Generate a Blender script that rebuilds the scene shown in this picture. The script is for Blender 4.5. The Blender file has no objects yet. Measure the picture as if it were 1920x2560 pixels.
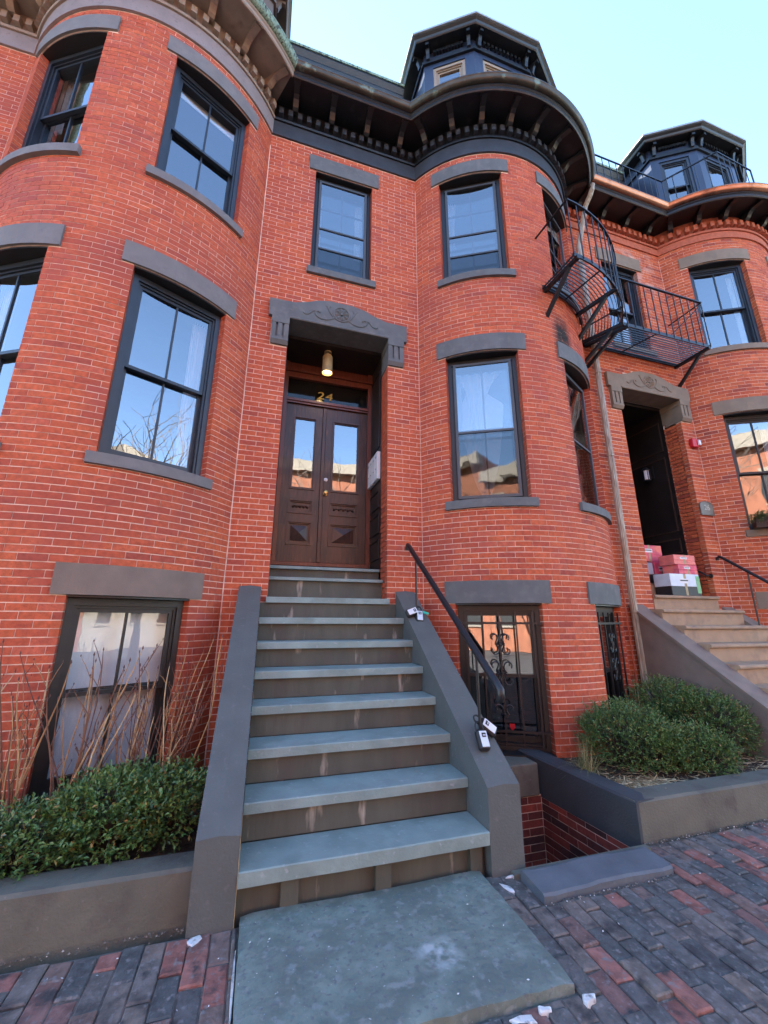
import bpy, math, random
from mathutils import Vector, Matrix
rnd = random.Random(24)
R_ = math.radians
scene = bpy.context.scene
col = scene.collection

# ------------------------------------------------------------------ camera
CAM = Vector((0.0, -4.7, 1.58))
PITCH, YAW, ROLL = R_(14.98152), R_(16.73718), R_(-0.26410)
_f = Vector((math.sin(YAW)*math.cos(PITCH), math.cos(YAW)*math.cos(PITCH), math.sin(PITCH)))
_r = Vector((math.cos(YAW), -math.sin(YAW), 0)); _d = _f.cross(_r)
_r2 = math.cos(ROLL)*_r + math.sin(ROLL)*_d
_d2 = -math.sin(ROLL)*_r + math.cos(ROLL)*_d
cd = bpy.data.cameras.new('camera'); cam = bpy.data.objects.new('camera', cd); col.objects.link(cam)
m = Matrix.Identity(4)
for i in range(3):
    m[i][0] = _r2[i]; m[i][1] = -_d2[i]; m[i][2] = -_f[i]; m[i][3] = CAM[i]
cam.matrix_world = m
cd.sensor_fit = 'HORIZONTAL'; cd.sensor_width = 36; cd.lens = 36*1000/1920
cd.clip_start = 0.05; cd.clip_end = 3000
scene.camera = cam
def project(p):
    v = Vector(p) - CAM; z = v.dot(_f)
    if z < .05: return None
    return (960 + 1000*v.dot(_r2)/z, 1280 + 1000*v.dot(_d2)/z)

# ------------------------------------------------------------------ sky, sun, exposure
SUN_EL, SUN_AZ = R_(37), R_(-24)            # azimuth from +Y (behind the houses) towards +X
w = bpy.data.worlds.new('World'); scene.world = w; w.use_nodes = True
nt = w.node_tree; nt.nodes.clear()
sky = nt.nodes.new('ShaderNodeTexSky'); sky.sky_type = 'NISHITA'; sky.sun_disc = False
sky.sun_elevation = SUN_EL; sky.sun_rotation = SUN_AZ
sky.air_density = 1.0; sky.dust_density = 0.0; sky.ozone_density = 3.0
bg = nt.nodes.new('ShaderNodeBackground'); bg.inputs['Strength'].default_value = 0.10
out = nt.nodes.new('ShaderNodeOutputWorld')
nt.links.new(sky.outputs[0], bg.inputs[0]); nt.links.new(bg.outputs[0], out.inputs[0])
sl = bpy.data.lights.new('sun', 'SUN'); sl.energy = 5.0; sl.angle = R_(.5); sl.color = (1, .93, .82)
so = bpy.data.objects.new('sun', sl); col.objects.link(so)
sd = Vector((math.sin(SUN_AZ)*math.cos(SUN_EL), math.cos(SUN_AZ)*math.cos(SUN_EL), math.sin(SUN_EL)))
so.rotation_euler = sd.to_track_quat('Z', 'Y').to_euler(); so.location = sd*60
scene.view_settings.view_transform = 'Standard'; scene.view_settings.look = 'None'
scene.view_settings.gamma = 1.0; scene.view_settings.use_curve_mapping = False
scene.view_settings.exposure = 3.15
try:
    c = scene.cycles; c.max_bounces = 8; c.diffuse_bounces = 4; c.glossy_bounces = 4
    c.transparent_max_bounces = 12; c.transmission_bounces = 4; c.caustics_reflective = False; c.caustics_refractive = False
except Exception: pass

# ------------------------------------------------------------------ materials
MATS = {}
def mat(name, base, rough=.7, bump=0, bscale=40, var=.0, vscale=6, metal=0, spec=.5, stain=None, attr=False, coat=0, var2=None, grain=None):
    """base colour with noise variation (var), fine bump, optional second colour in blotches (stain=(colour, scale, lo, hi))."""
    M = bpy.data.materials.new(name); M.use_nodes = True; t = M.node_tree; N = t.nodes; L = t.links
    b = N['Principled BSDF']; b.inputs['Roughness'].default_value = rough; b.inputs['Metallic'].default_value = metal
    b.inputs['Specular IOR Level'].default_value = spec; b.inputs['Coat Weight'].default_value = coat
    g = N.new('ShaderNodeNewGeometry'); pos = g.outputs['Position']
    if grain:
        mp = N.new('ShaderNodeMapping'); mp.inputs['Scale'].default_value = grain; L.new(pos, mp.inputs[0]); pos = mp.outputs[0]
    if attr:
        a = N.new('ShaderNodeAttribute'); a.attribute_name = 'bv'
        rp = N.new('ShaderNodeValToRGB'); rp.color_ramp.interpolation = 'LINEAR'
        e = rp.color_ramp.elements
        while len(e) > 1: e.remove(e[-1])
        e[0].position = base[0][0]; e[0].color = (*base[0][1], 1)
        for p_, c_ in base[1:]:
            x = e.new(p_); x.color = (*c_, 1)
        L.new(a.outputs['Fac'], rp.inputs[0]); cur = rp.outputs[0]
    else:
        rgb = N.new('ShaderNodeRGB'); rgb.outputs[0].default_value = (*base, 1); cur = rgb.outputs[0]
    def noise(sc, det=4):
        n = N.new('ShaderNodeTexNoise'); n.inputs['Scale'].default_value = sc; n.inputs['Detail'].default_value = det
        L.new(pos, n.inputs['Vector']); return n
    if var:
        n = noise(vscale); mr = N.new('ShaderNodeMapRange')
        mr.inputs[1].default_value = .3; mr.inputs[2].default_value = .7; mr.inputs[3].default_value = 1-var; mr.inputs[4].default_value = 1+var
        L.new(n.outputs['Fac'], mr.inputs[0])
        mx = N.new('ShaderNodeMix'); mx.data_type = 'RGBA'; mx.blend_type = 'MULTIPLY'; mx.inputs[0].default_value = 1
        L.new(cur, mx.inputs[6]); L.new(mr.outputs[0], mx.inputs[7]); cur = mx.outputs[2]
    for st in (stain or []):
        c_, sc, lo, hi = st[:4]
        n = noise(sc, 6); mr = N.new('ShaderNodeMapRange'); mr.inputs[1].default_value = lo; mr.inputs[2].default_value = hi
        L.new(n.outputs['Fac'], mr.inputs[0]); fac = mr.outputs[0]
        if len(st) > 4:                              # limit the stain to a box in the world: (x0,x1,z0,z1,soft)
            bx = st[4]; s = N.new('ShaderNodeSeparateXYZ'); L.new(g.outputs['Position'], s.inputs[0])
            for o_, lo_, hi_ in ((0, bx[0], bx[1]), (2, bx[2], bx[3]))+(((1, bx[5], bx[6]),) if len(bx) > 5 else ()):
                mid, half = (lo_+hi_)/2, (hi_-lo_)/2
                a_ = N.new('ShaderNodeMath'); a_.operation = 'SUBTRACT'; a_.inputs[1].default_value = mid; L.new(s.outputs[o_], a_.inputs[0])
                ab = N.new('ShaderNodeMath'); ab.operation = 'ABSOLUTE'; L.new(a_.outputs[0], ab.inputs[0])
                r2 = N.new('ShaderNodeMapRange'); r2.inputs[1].default_value = half; r2.inputs[2].default_value = half*(1-bx[4])
                L.new(ab.outputs[0], r2.inputs[0])
                ml = N.new('ShaderNodeMath'); ml.operation = 'MULTIPLY'; L.new(fac, ml.inputs[0]); L.new(r2.outputs[0], ml.inputs[1]); fac = ml.outputs[0]
        mx = N.new('ShaderNodeMix'); mx.data_type = 'RGBA'; L.new(fac, mx.inputs[0]); L.new(cur, mx.inputs[6])
        mx.inputs[7].default_value = (*c_, 1); cur = mx.outputs[2]
    L.new(cur, b.inputs['Base Color'])
    if bump:
        n = noise(bscale, 5); bp = N.new('ShaderNodeBump'); bp.inputs['Strength'].default_value = bump; bp.inputs['Distance'].default_value = .01
        L.new(n.outputs['Fac'], bp.inputs['Height']); L.new(bp.outputs[0], b.inputs['Normal'])
    MATS[name] = M; return M
def glass_mat(name, f0, tint, wav=.02, wscale=3.0):
    M = bpy.data.materials.new(name); M.use_nodes = True; t = M.node_tree; N = t.nodes; L = t.links; N.clear()
    o = N.new('ShaderNodeOutputMaterial'); mx = N.new('ShaderNodeMixShader')
    lw = N.new('ShaderNodeLayerWeight'); lw.inputs[0].default_value = .5
    pw = N.new('ShaderNodeMath'); pw.operation = 'POWER'; pw.inputs[1].default_value = 5; L.new(lw.outputs['Facing'], pw.inputs[0])
    ma = N.new('ShaderNodeMath'); ma.operation = 'MULTIPLY_ADD'; ma.inputs[1].default_value = 1-f0; ma.inputs[2].default_value = f0; L.new(pw.outputs[0], ma.inputs[0])
    tr = N.new('ShaderNodeBsdfTransparent'); tr.inputs[0].default_value = (*[c_**.5 for c_ in tint], 1)
    gl = N.new('ShaderNodeBsdfGlossy'); gl.inputs['Roughness'].default_value = .0; gl.inputs[0].default_value = (.96, .98, 1, 1)
    g = N.new('ShaderNodeNewGeometry'); n = N.new('ShaderNodeTexNoise'); n.inputs['Scale'].default_value = wscale; n.inputs['Detail'].default_value = 1
    fr = N.new('ShaderNodeMath'); fr.operation = 'SUBTRACT'; fr.inputs[0].default_value = 1; L.new(g.outputs['Backfacing'], fr.inputs[1])
    ml = N.new('ShaderNodeMath'); ml.operation = 'MULTIPLY'; L.new(fr.outputs[0], ml.inputs[0]); L.new(ma.outputs[0], ml.inputs[1])
    L.new(g.outputs['Position'], n.inputs['Vector'])
    bp = N.new('ShaderNodeBump'); bp.inputs['Strength'].default_value = wav; bp.inputs['Distance'].default_value = .05
    L.new(n.outputs['Fac'], bp.inputs['Height']); L.new(bp.outputs[0], gl.inputs['Normal'])
    L.new(ml.outputs[0], mx.inputs[0]); L.new(tr.outputs[0], mx.inputs[1]); L.new(gl.outputs[0], mx.inputs[2]); L.new(mx.outputs[0], o.inputs[0])
    MATS[name] = M; return M

RED = [(0, (.34, .074, .050)), (.06, (.40, .082, .047)), (.2, (.45, .093, .045)), (.6, (.49, .104, .046)), (.85, (.53, .122, .051)), (1, (.50, .120, .068))]
DK = ((.018, .014, .013), 7, .40, .62)
PALE = (.62, .47, .40)
mat('brick', RED, .8, .25, 90, .22, 26, attr=True, spec=.3, stain=[
    ((.34, .060, .036), 55, .55, .8), ((.36, .075, .05), 1.1, .52, .72), ((.40, .085, .06), 3.5, .58, .75), ((.02, .017, .016), 9, .22, .48, (3.62, 4.05, 4.9, 5.90, .6)),
    ((.05, .035, .032), 11, .34, .58, (3.72, 4.15, 2.6, 5.3, .6)), (PALE, 16, .42, .60, (3.78, 3.96, 3.1, 5.1, .6)), (PALE, 5, .70, .9)])
mat('brick_neighbour', [(0, (.28, .06, .04)), (.15, (.42, .085, .04)), (.5, (.49, .11, .045)), (1, (.56, .14, .055))], .8, .25, 90, .2, 26, attr=True, spec=.3,
    stain=[((.30, .05, .03), 55, .58, .8), (PALE, 3.2, .50, .75, (5.6, 7.3, 7.6, 8.9, .5))])
mat('brick_paint', (.44, .13, .075), .8, .3, 60, .15, 20, spec=.3)
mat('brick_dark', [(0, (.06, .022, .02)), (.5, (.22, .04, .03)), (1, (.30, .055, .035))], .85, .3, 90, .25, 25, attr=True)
mat('mortar', (.77, .59, .48), .95, .3, 200, .18, 9, spec=.2, stain=[((.30, .15, .11), 6, .55, .75), ((.05, .04, .04), 9, .34, .58, (3.66, 4.05, 5.05, 5.86, .55))])
mat('stone_mauve', (.172, .166, .164), .8, .2, 120, .12, 5, stain=[((.15, .14, .15), 14, .5, .75)])
mat('stone_brownish', (.20, .155, .125), .8, .25, 120, .12, 6)
mat('stone_slate', (.112, .122, .125), .75, .2, 120, .14, 5, stain=[((.16, .16, .16), 11, .52, .75)])
mat('stone_tan', (.215, .17, .125), .8, .25, 130, .12, 6)
mat('sandstone', (.36, .25, .16), .8, .25, 130, .12, 6, stain=[((.25, .18, .13), 8, .52, .75)])
mat('cheek_paint', (.096, .106, .100), .7, .35, 70, .10, 5, stain=[((.14, .14, .14), 25, .60, .78)])
mat('stucco', (.132, .128, .100), .85, .45, 60, .14, 4, stain=[((.085, .076, .064), 5, .52, .72), ((.20, .19, .17), 30, .66, .8)])
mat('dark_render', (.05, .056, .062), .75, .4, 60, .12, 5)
mat('riser_paint', (.084, .085, .066), .75, .4, 30, .18, 5, grain=(1, 1, .22), stain=[((.08, .072, .06), 7, .52, .7), ((.42, .37, .30), 8, .615, .73)])
mat('bluestone', (.225, .300, .280), .62, .35, 50, .14, 5, stain=[((.175, .235, .215), 4, .48, .68), ((.33, .37, .38), 22, .62, .75)])
mat('slab_stone', (.172, .215, .180), .75, .8, 22, .25, 9, stain=[((.135, .165, .14), 3.2, .50, .62), ((.225, .255, .235), 17, .55, .66), ((.13, .145, .15), 40, .55, .7), ((.42, .46, .45), 14, .40, .60, (.84, 1.10, -.3, .3, .6, -2.56, -2.32)), ((.40, .43, .43), 60, .68, .74)])
mat('kerb_stone', (.11, .125, .14), .7, .5, 30, .15, 5)
mat('paving', [(0, (.088, .092, .090)), (.30, (.118, .114, .106)), (.52, (.155, .132, .116)), (.66, (.185, .148, .118)), (.78, (.19, .105, .09)), (.88, (.26, .105, .082)), (1, (.32, .14, .11))],
    .75, .6, 55, .35, 16, attr=True, spec=.4, stain=[((.23, .21, .20), 34, .56, .72), ((.055, .05, .05), 11, .55, .7)])
mat('sand_bed', (.11, .10, .09), .95, .6, 60, .4, 18, stain=[((.3, .28, .25), 20, .6, .72)])
mat('gravel', [(0, (.05, .045, .04)), (.6, (.13, .11, .09)), (.9, (.30, .27, .23)), (1, (.60, .57, .52))], .9, attr=True)
mat('white_patch', (.72, .72, .69), .9, .6, 60, .15, 20, stain=[((.3, .29, .27), 25, .55, .7)])
mat('asphalt', (.05, .05, .052), .9, .5, 60, .2, 3)
mat('soil', (.055, .035, .024), .95, 1, 40, .5, 22)
mat('black_paint', (.010, .010, .012), .4, .15, 60, .2, 8)
mat('cornice_black', (.0045, .006, .008), .45, .25, 25, .35, 7, stain=[((.03, .03, .03), 6, .58, .78)])
mat('cornice_band', (.035, .043, .055), .5, .2, 25, .2, 6)
mat('cornice_bracket_lit', (.03, .032, .034), .4)  # lighter than the cornice black: sky light on the bracket fronts, put into the colour
mat('cornice_tan', (.30, .235, .185), .75, .2, 40, .14, 6, stain=[((.19, .14, .11), 6, .55, .75)])
mat('cornice_mauve', (.25, .215, .215), .75, .2, 40, .12, 5, stain=[((.2, .17, .17), 20, .55, .7)])
mat('frame_blue', (.022, .030, .042), .38, .1, 40, .15, 5)
mat('frame_black', (.011, .011, .012), .45, .12, 60, .2, 6)
mat('frame_brown', (.02, .017, .014), .5, .15, 60, .2, 6)
mat('storm_grey', (.055, .062, .07), .4, .08, 50, .12, 6)
mat('navy_paint', (.022, .034, .066), .35, .15, 20, .15, 4)
mat('dormer_brown', (.12, .085, .065), .6, .2, 20, .2, 5)
mat('light_frame', (.28, .22, .16), .5)
mat('flashing', (.30, .33, .34), .45, .1, 20, .15, 5, metal=.3)
mat('verdigris', (.20, .32, .25), .7, .3, 30, .25, 5, grain=(14, 14, 1.5), stain=[((.05, .06, .05), 3, .50, .62), ((.42, .55, .46), 4, .6, .75)])
mat('bronze_gutter', (.055, .048, .036), .4, .2, 20, .3, 5, metal=.6, stain=[((.03, .035, .03), 4, .5, .65), ((.17, .25, .20), 7, .60, .75)])
mat('copper', (.42, .19, .11), .32, .1, 12, .2, 3, metal=.85, stain=[((.16, .075, .05), 3, .5, .66)])
mat('slate_roof', (.05, .05, .055), .7, .3, 20, .2, 6)
mat('downpipe', (.34, .29, .22), .5, .25, 8, .2, 4, metal=.25, grain=(9, 9, 1.2), stain=[((.12, .07, .06), 1.6, .60, .68), ((.42, .43, .36), 4, .50, .62)])
mat('wood_dark', (.052, .022, .014), .42, .12, 30, .45, 5, grain=(9, 9, .9), coat=.15, stain=[((.022, .012, .009), 4, .50, .66), ((.17, .065, .032), 3, .62, .74)])
mat('wood_red', (.12, .030, .016), .4, .1, 30, .3, 5, grain=(9, 9, .9), coat=.2)
mat('wood_trim', (.045, .024, .018), .45)
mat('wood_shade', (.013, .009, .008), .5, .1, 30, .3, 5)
mat('brass', (.55, .40, .15), .3, metal=.9)
mat('gold_leaf', (.27, .19, .045), .5, metal=.5)
mat('lamp_tan', (.36, .28, .14), .5, .1, 60, .15, 20)
mat('white_metal', (.72, .73, .75), .4, .05, 60, .05, 9)
mat('silver_face', (.62, .63, .64), .35, .05, 60, .06, 9, metal=.3)
mat('rubber_black', (.012, .012, .013), .55, .2, 80)
mat('green_tag', (.03, .50, .33), .5)
mat('curtain', (.62, .62, .61), .9, .1, 30, .05, 8)
mat('shade_white', (.83, .84, .86), .85, .05, 40, .03, 3)
mat('room', (.13, .115, .10), .95, .1, 20, .25, 2)
mat('room_grey', (.30, .29, .27), .95)
mat('screen', (.03, .032, .034), .7)
mat('alarm_red', (.55, .012, .025), .35)
mat('clear_lens', (.8, .82, .84), .1)
mat('plaque', (.16, .15, .13), .5, .2, 60, .15, 12, metal=.4)
mat('plaque_letter', (.42, .40, .35), .45, metal=.5)
mat('box_pink', (.70, .09, .16), .55, .05, 30, .25, 9, stain=[((.78, .22, .16), 6, .5, .62)])
mat('box_salmon', (.75, .20, .17), .55, .05, 30, .15, 9)
mat('box_grey', (.42, .48, .54), .55, .05, 30, .1, 9)
mat('box_pale', (.66, .76, .84), .5, .05, 30, .08, 9)
mat('box_dark', (.018, .018, .022), .5)
mat('box_green', (.20, .50, .22), .5)
mat('leaf', [(0, (.03, .068, .018)), (.4, (.075, .15, .034)), (.75, (.125, .21, .045)), (.93, (.18, .21, .05)), (1, (.32, .20, .06))], .45, attr=True, spec=.5)
mat('fir', [(0, (.03, .07, .03)), (.6, (.075, .14, .05)), (1, (.20, .21, .07))], .6, attr=True)
mat('straw', [(0, (.20, .13, .06)), (.5, (.42, .32, .17)), (1, (.66, .56, .36))], .8, attr=True)
mat('grass_blade', [(0, (.10, .14, .05)), (.5, (.28, .30, .13)), (1, (.55, .50, .28))], .7, attr=True)
mat('twig', [(0, (.10, .045, .04)), (.4, (.22, .10, .055)), (.7, (.42, .24, .10)), (1, (.60, .46, .28))], .8, .2, 60, .3, 14, attr=True)
mat('branch', (.045, .035, .026), .9)
mat('bark', (.12, .10, .085), .9, .6, 20, .3, 5)
mat('far_brick', (.27, .10, .055), .9, .1, 10, .2, 2)
mat('far_stone', (.27, .235, .19), .9)
mat('lamp_glow', (1, .9, .6), .5)
_e = MATS['lamp_glow'].node_tree.nodes['Principled BSDF']; _e.inputs['Emission Color'].default_value = (1, .72, .28, 1); _e.inputs['Emission Strength'].default_value = .45
glass_mat('glass', .27, (.78, .83, .86), .02)
glass_mat('glass_old', .12, (.80, .83, .84), .015, 4)
glass_mat('glass_screen', .09, (.45, .46, .47), .03, 5)
glass_mat('glass_dark', .04, (.25, .26, .27), .02)

# ------------------------------------------------------------------ mesh helpers
class MB:
    def __init__(s): s.v = []; s.f = []; s.a = None
    def add(s, vs, fs, bv=None):
        n = len(s.v); s.v += [tuple(v) for v in vs]; s.f += [tuple(i+n for i in f) for f in fs]
        if bv is not None:
            if s.a is None: s.a = [0.5]*n
            s.a += [bv]*len(vs)
        elif s.a is not None: s.a += [.5]*len(vs)
        return s
    def box(s, x0, x1, y0, y1, z0, z1, bv=None):
        return s.add([(x, y, z) for z in (z0, z1) for y in (y0, y1) for x in (x0, x1)],
                     [(0, 2, 3, 1), (4, 5, 7, 6), (0, 1, 5, 4), (2, 6, 7, 3), (0, 4, 6, 2), (1, 3, 7, 5)], bv)
    def bevbox(s, x0, x1, y0, y1, z0, z1, b, bv=None):
        """box with chamfered edges"""
        X, Y, Z = (x0, x1), (y0, y1), (z0, z1); vs = []; idx = {}
        for i in (0, 1):
            for j in (0, 1):
                for k in (0, 1):
                    si, sj, sk = (1, -1)[i]*b, (1, -1)[j]*b, (1, -1)[k]*b
                    for ax, p in enumerate(((X[i], Y[j]+sj, Z[k]+sk), (X[i]+si, Y[j], Z[k]+sk), (X[i]+si, Y[j]+sj, Z[k]))):
                        idx[(i, j, k, ax)] = len(vs); vs.append(p)
        F = []
        for i in (0, 1):
            F.append([idx[(i, a, b_, 0)] for a, b_ in ((0, 0), (0, 1), (1, 1), (1, 0))][::(1, -1)[i]])
            F.append([idx[(a, i, b_, 1)] for a, b_ in ((0, 0), (1, 0), (1, 1), (0, 1))][::(1, -1)[i]])
            F.append([idx[(a, b_, i, 2)] for a, b_ in ((0, 0), (0, 1), (1, 1), (1, 0))][::(1, -1)[i]])
        for a in (0, 1):
            for b_ in (0, 1):
                F.append([idx[(a, b_, 0, 0)], idx[(a, b_, 0, 1)], idx[(a, b_, 1, 1)], idx[(a, b_, 1, 0)]][::1 if a == b_ else -1])
                F.append([idx[(a, 0, b_, 0)], idx[(a, 1, b_, 0)], idx[(a, 1, b_, 2)], idx[(a, 0, b_, 2)]][::-1 if a == b_ else 1][::-1])
                F.append([idx[(0, a, b_, 1)], idx[(1, a, b_, 1)], idx[(1, a, b_, 2)], idx[(0, a, b_, 2)]][::1 if a == b_ else -1][::-1])
        for i in (0, 1):
            for j in (0, 1):
                for k in (0, 1): F.append([idx[(i, j, k, 0)], idx[(i, j, k, 1)], idx[(i, j, k, 2)]])
        return s.add(vs, F, bv)
    def prism(s, poly, fn, a, b, bv=None):
        """extrude polygon poly (2-D) ; fn(p, q, t) -> point, t in (a, b)"""
        n = len(poly); vs = [fn(p, q, a) for p, q in poly] + [fn(p, q, b) for p, q in poly]
        fs = [tuple(range(n))[::-1], tuple(range(n, 2*n))] + [(i, (i+1) % n, n+(i+1) % n, n+i) for i in range(n)]
        return s.add(vs, fs, bv)
    def tube(s, path, r, n=6, bv=None, closed=False):
        P = [Vector(p) for p in path]; k = len(P); rings = []; rr = r if isinstance(r, (list, tuple)) else [r]*k
        up = None
        for i in range(k):
            t = (P[(i+1) % k]-P[i-1]) if closed else (P[min(i+1, k-1)]-P[max(i-1, 0)])
            if t.length < 1e-9: t = Vector((0, 0, 1))
            t.normalize()
            if up is None: up = t.orthogonal().normalized()
            up = (up - t*up.dot(t))
            if up.length < 1e-6: up = t.orthogonal()
            up.normalize(); sd_ = t.cross(up)
            rings.append([P[i]+(up*math.cos(2*math.pi*j/n)+sd_*math.sin(2*math.pi*j/n))*rr[i] for j in range(n)])
        vs = [v for q in rings for v in q]; fs = []
        for i in range(k if closed else k-1):
            i2 = (i+1) % k
            for j in range(n): fs.append((i*n+j, i*n+(j+1) % n, i2*n+(j+1) % n, i2*n+j))
        if not closed: fs += [tuple(range(n))[::-1], tuple((k-1)*n+j for j in range(n))]
        return s.add(vs, fs, bv)
    def bar(s, a, b, w, h=None, up=(0, 0, 1), bv=None):
        """rectangular bar from a to b"""
        a, b = Vector(a), Vector(b); t = (b-a).normalized(); u = Vector(up)
        if abs(t.dot(u)) > .98: u = Vector((0, 1, 0))
        x = t.cross(u).normalized(); y = x.cross(t); h = h or w
        o = [x*(i*w/2)+y*(j*h/2) for i, j in ((-1, -1), (1, -1), (1, 1), (-1, 1))]
        return s.add([a+q for q in o]+[b+q for q in o], [(0, 3, 2, 1), (4, 5, 6, 7), (0, 1, 5, 4), (1, 2, 6, 5), (2, 3, 7, 6), (3, 0, 4, 7)], bv)
    def lathe(s, prof, n=16, M=None, bv=None):
        vs = []; k = len(prof)
        for r, z in prof:
            for j in range(n):
                v = Vector((r*math.cos(2*math.pi*j/n), r*math.sin(2*math.pi*j/n), z)); vs.append(M @ v if M else v)
        fs = [(i*n+j, i*n+(j+1) % n, (i+1)*n+(j+1) % n, (i+1)*n+j) for i in range(k-1) for j in range(n)]
        fs += [tuple(range(n))[::-1], tuple((k-1)*n+j for j in range(n))]
        return s.add(vs, fs, bv)
    def mesh(s, name):
        me = bpy.data.meshes.new(name); me.from_pydata(s.v, [], s.f)
        if s.a is not None:
            at = me.attributes.new('bv', 'FLOAT', 'POINT'); at.data.foreach_set('value', s.a)
        me.validate(); me.update(); return me
    def build(s, name, material, parent=None, smooth=False, fix=True):
        me = s.mesh(name)
        if fix: recalc(me)
        if material: me.materials.append(MATS[material])
        if smooth:
            me.polygons.foreach_set('use_smooth', [True]*len(me.polygons))
            try: me.set_sharp_from_angle(angle=R_(40))
            except Exception: pass
        return link(name, me, parent)
import bmesh
def recalc(me):
    b = bmesh.new(); b.from_mesh(me); bmesh.ops.recalc_face_normals(b, faces=b.faces); b.to_mesh(me); b.free()
def link(name, me, parent=None):
    o = bpy.data.objects.new(name, me); col.objects.link(o)
    if parent: set_parent(o, parent)
    return o
def set_parent(o, parent):
    o.parent = parent
    if parent.type == 'EMPTY': o.matrix_parent_inverse = Matrix.Translation(-parent.location)
def tag(o, label=None, cat=None, group=None, kind=None):
    if label: o['label'] = label
    if cat: o['category'] = cat
    if group: o['group'] = group
    if kind: o['kind'] = kind
    return o
def thing(name, label, cat, loc=(0, 0, 0), group=None):
    o = bpy.data.objects.new(name, None); o.empty_display_size = .2; col.objects.link(o); o.location = loc
    return tag(o, label, cat, group)
def B(name, material, parent, *args, bev=0):
    m_ = MB(); m_.bevbox(*args, bev) if bev else m_.box(*args)
    return m_.build(name, material, parent)

# ------------------------------------------------------------------ row houses: plan geometry
CY, RAD = .94, 1.76                      # bow: centre distance behind the flat wall, radius
TH0 = math.acos(CY/RAD)
def th_o(o): return math.acos((CY+o)/(RAD+o))
BX = {22: -1.885, 24: 3.42, 26: 8.76}
FLAT = {22: (-5.70, BX[22]-RAD*math.sin(TH0)), 24: (BX[22]+RAD*math.sin(TH0), BX[24]-RAD*math.sin(TH0)), 26: (BX[24]+RAD*math.sin(TH0), BX[26]-RAD*math.sin(TH0))}
CH = .0652
class FlatPatch:
    def __init__(s, x0, x1): s.u0, s.u1 = x0, x1; s.du = 9
    def P(s, u, o): return (u, -o)
class BowPatch:
    def __init__(s, bx): s.bx = bx; s.u0, s.u1 = -TH0*RAD, TH0*RAD; s.du = .05
    def P(s, u, o):
        t = u/RAD; return (s.bx+(RAD+o)*math.sin(t), CY-(RAD+o)*math.cos(t))
class SidePatch:                          # reveal walls: u runs into the building, outward normal nx
    def __init__(s, x, nx, y0, y1): s.x, s.nx = x, nx; s.u0, s.u1 = y0, y1; s.du = 9
    def P(s, u, o): return (s.x+s.nx*o, u)
class LinePatch:                          # vertical wall on the line a-b, outward normal to the right of a->b
    def __init__(s, a, b):
        s.a, s.b = Vector(a), Vector(b); s.t = (s.b-s.a).normalized(); s.n = Vector((s.t.y, -s.t.x)); s.u0, s.u1 = 0, (s.b-s.a).length; s.du = 9
    def P(s, u, o): q = s.a+s.t*u+s.n*o; return (q.x, q.y)
class RearPatch:                          # wall at depth y facing the street
    def __init__(s, x0, x1, y): s.u0, s.u1 = x0, x1; s.y = y; s.du = 9
    def P(s, u, o): return (u, s.y-o)

BR_V = [(0, 0), (1, 0), (1, 1), (0, 1)]
def brick_courses(patch, z0, z1, blocks, seed, depth=.10, jv=.0060, jh=.0080, length=.2085):
    """returns a list of (8 corner points, bv): running bond, cut round the blocks (u0,u1,z0,z1)"""
    rg = random.Random(seed); res = []; k = math.floor(z0/CH)
    while k*CH < z1-.02:
        a, b = max(k*CH, z0), min(k*CH+CH-jh, z1)
        k += 1
        if b-a < .015: continue
        act = [q for q in blocks if q[2] < b-.004 and q[3] > a+.004]
        br = sorted({patch.u0, patch.u1} | {min(max(x, patch.u0), patch.u1) for q in act for x in q[:2]})
        segs = []
        for l, r in zip(br, br[1:]):
            if r-l < 1e-4: continue
            mid = (l+r)/2; lo, hi = a, b
            for q in act:
                if q[0] < mid < q[1]:
                    if q[2] <= lo+.004: lo = max(lo, q[3]+.004)
                    elif q[3] >= hi-.004: hi = min(hi, q[2]-.004)
                    else: lo = hi
            if hi-lo < .015: continue
            if segs and abs(segs[-1][1]-l) < 1e-6 and segs[-1][2:] == [lo, hi]: segs[-1][1] = r
            else: segs.append([l, r, lo, hi])
        off = (k % 2)*length/2 + rg.uniform(-.006, .006)
        for l, r, lo, hi in segs:
            cuts = [l]; n = math.ceil((l-off)/length+.001)
            while off+n*length < r:
                c_ = off+n*length+rg.uniform(-.005, .005)
                if c_-cuts[-1] > .05 and r-c_ > .05: cuts.append(c_)
                n += 1
            cuts.append(r)
            for i, (p, q) in enumerate(zip(cuts, cuts[1:])):
                pa = p+(jv/2 if i else 0); pb = q-(jv/2 if i < len(cuts)-2 else 0)
                o = rg.uniform(-.0012, .0012); bv = rg.random()
                if (pb-pa) < .13 and rg.random() < .22: bv *= .4
                z_0, z_1 = lo+rg.uniform(-.0008, .0008), hi+rg.uniform(-.0008, .0008)
                vs = []
                for zz in (z_0, z_1):
                    for oo in (o, o-depth):
                        for uu in ((pa, (pa+pb)/2, pb) if patch.du < 1 else (pa, pb)):
                            x, y = patch.P(uu, oo); vs.append((x, y, zz))
                res.append((vs, bv))
    return res
BF = [(0, 1, 5, 4), (0, 4, 6, 2), (1, 3, 7, 5), (4, 5, 7, 6), (0, 2, 3, 1), (2, 6, 7, 3)]
BF3 = [(0, 1, 7, 6), (1, 2, 8, 7), (0, 6, 9, 3), (2, 5, 11, 8), (6, 7, 10, 9), (7, 8, 11, 10), (0, 3, 4, 1), (1, 4, 5, 2), (3, 9, 10, 4), (4, 10, 11, 5)]
def bfaces(v): return BF3 if len(v) == 12 else BF
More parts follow.
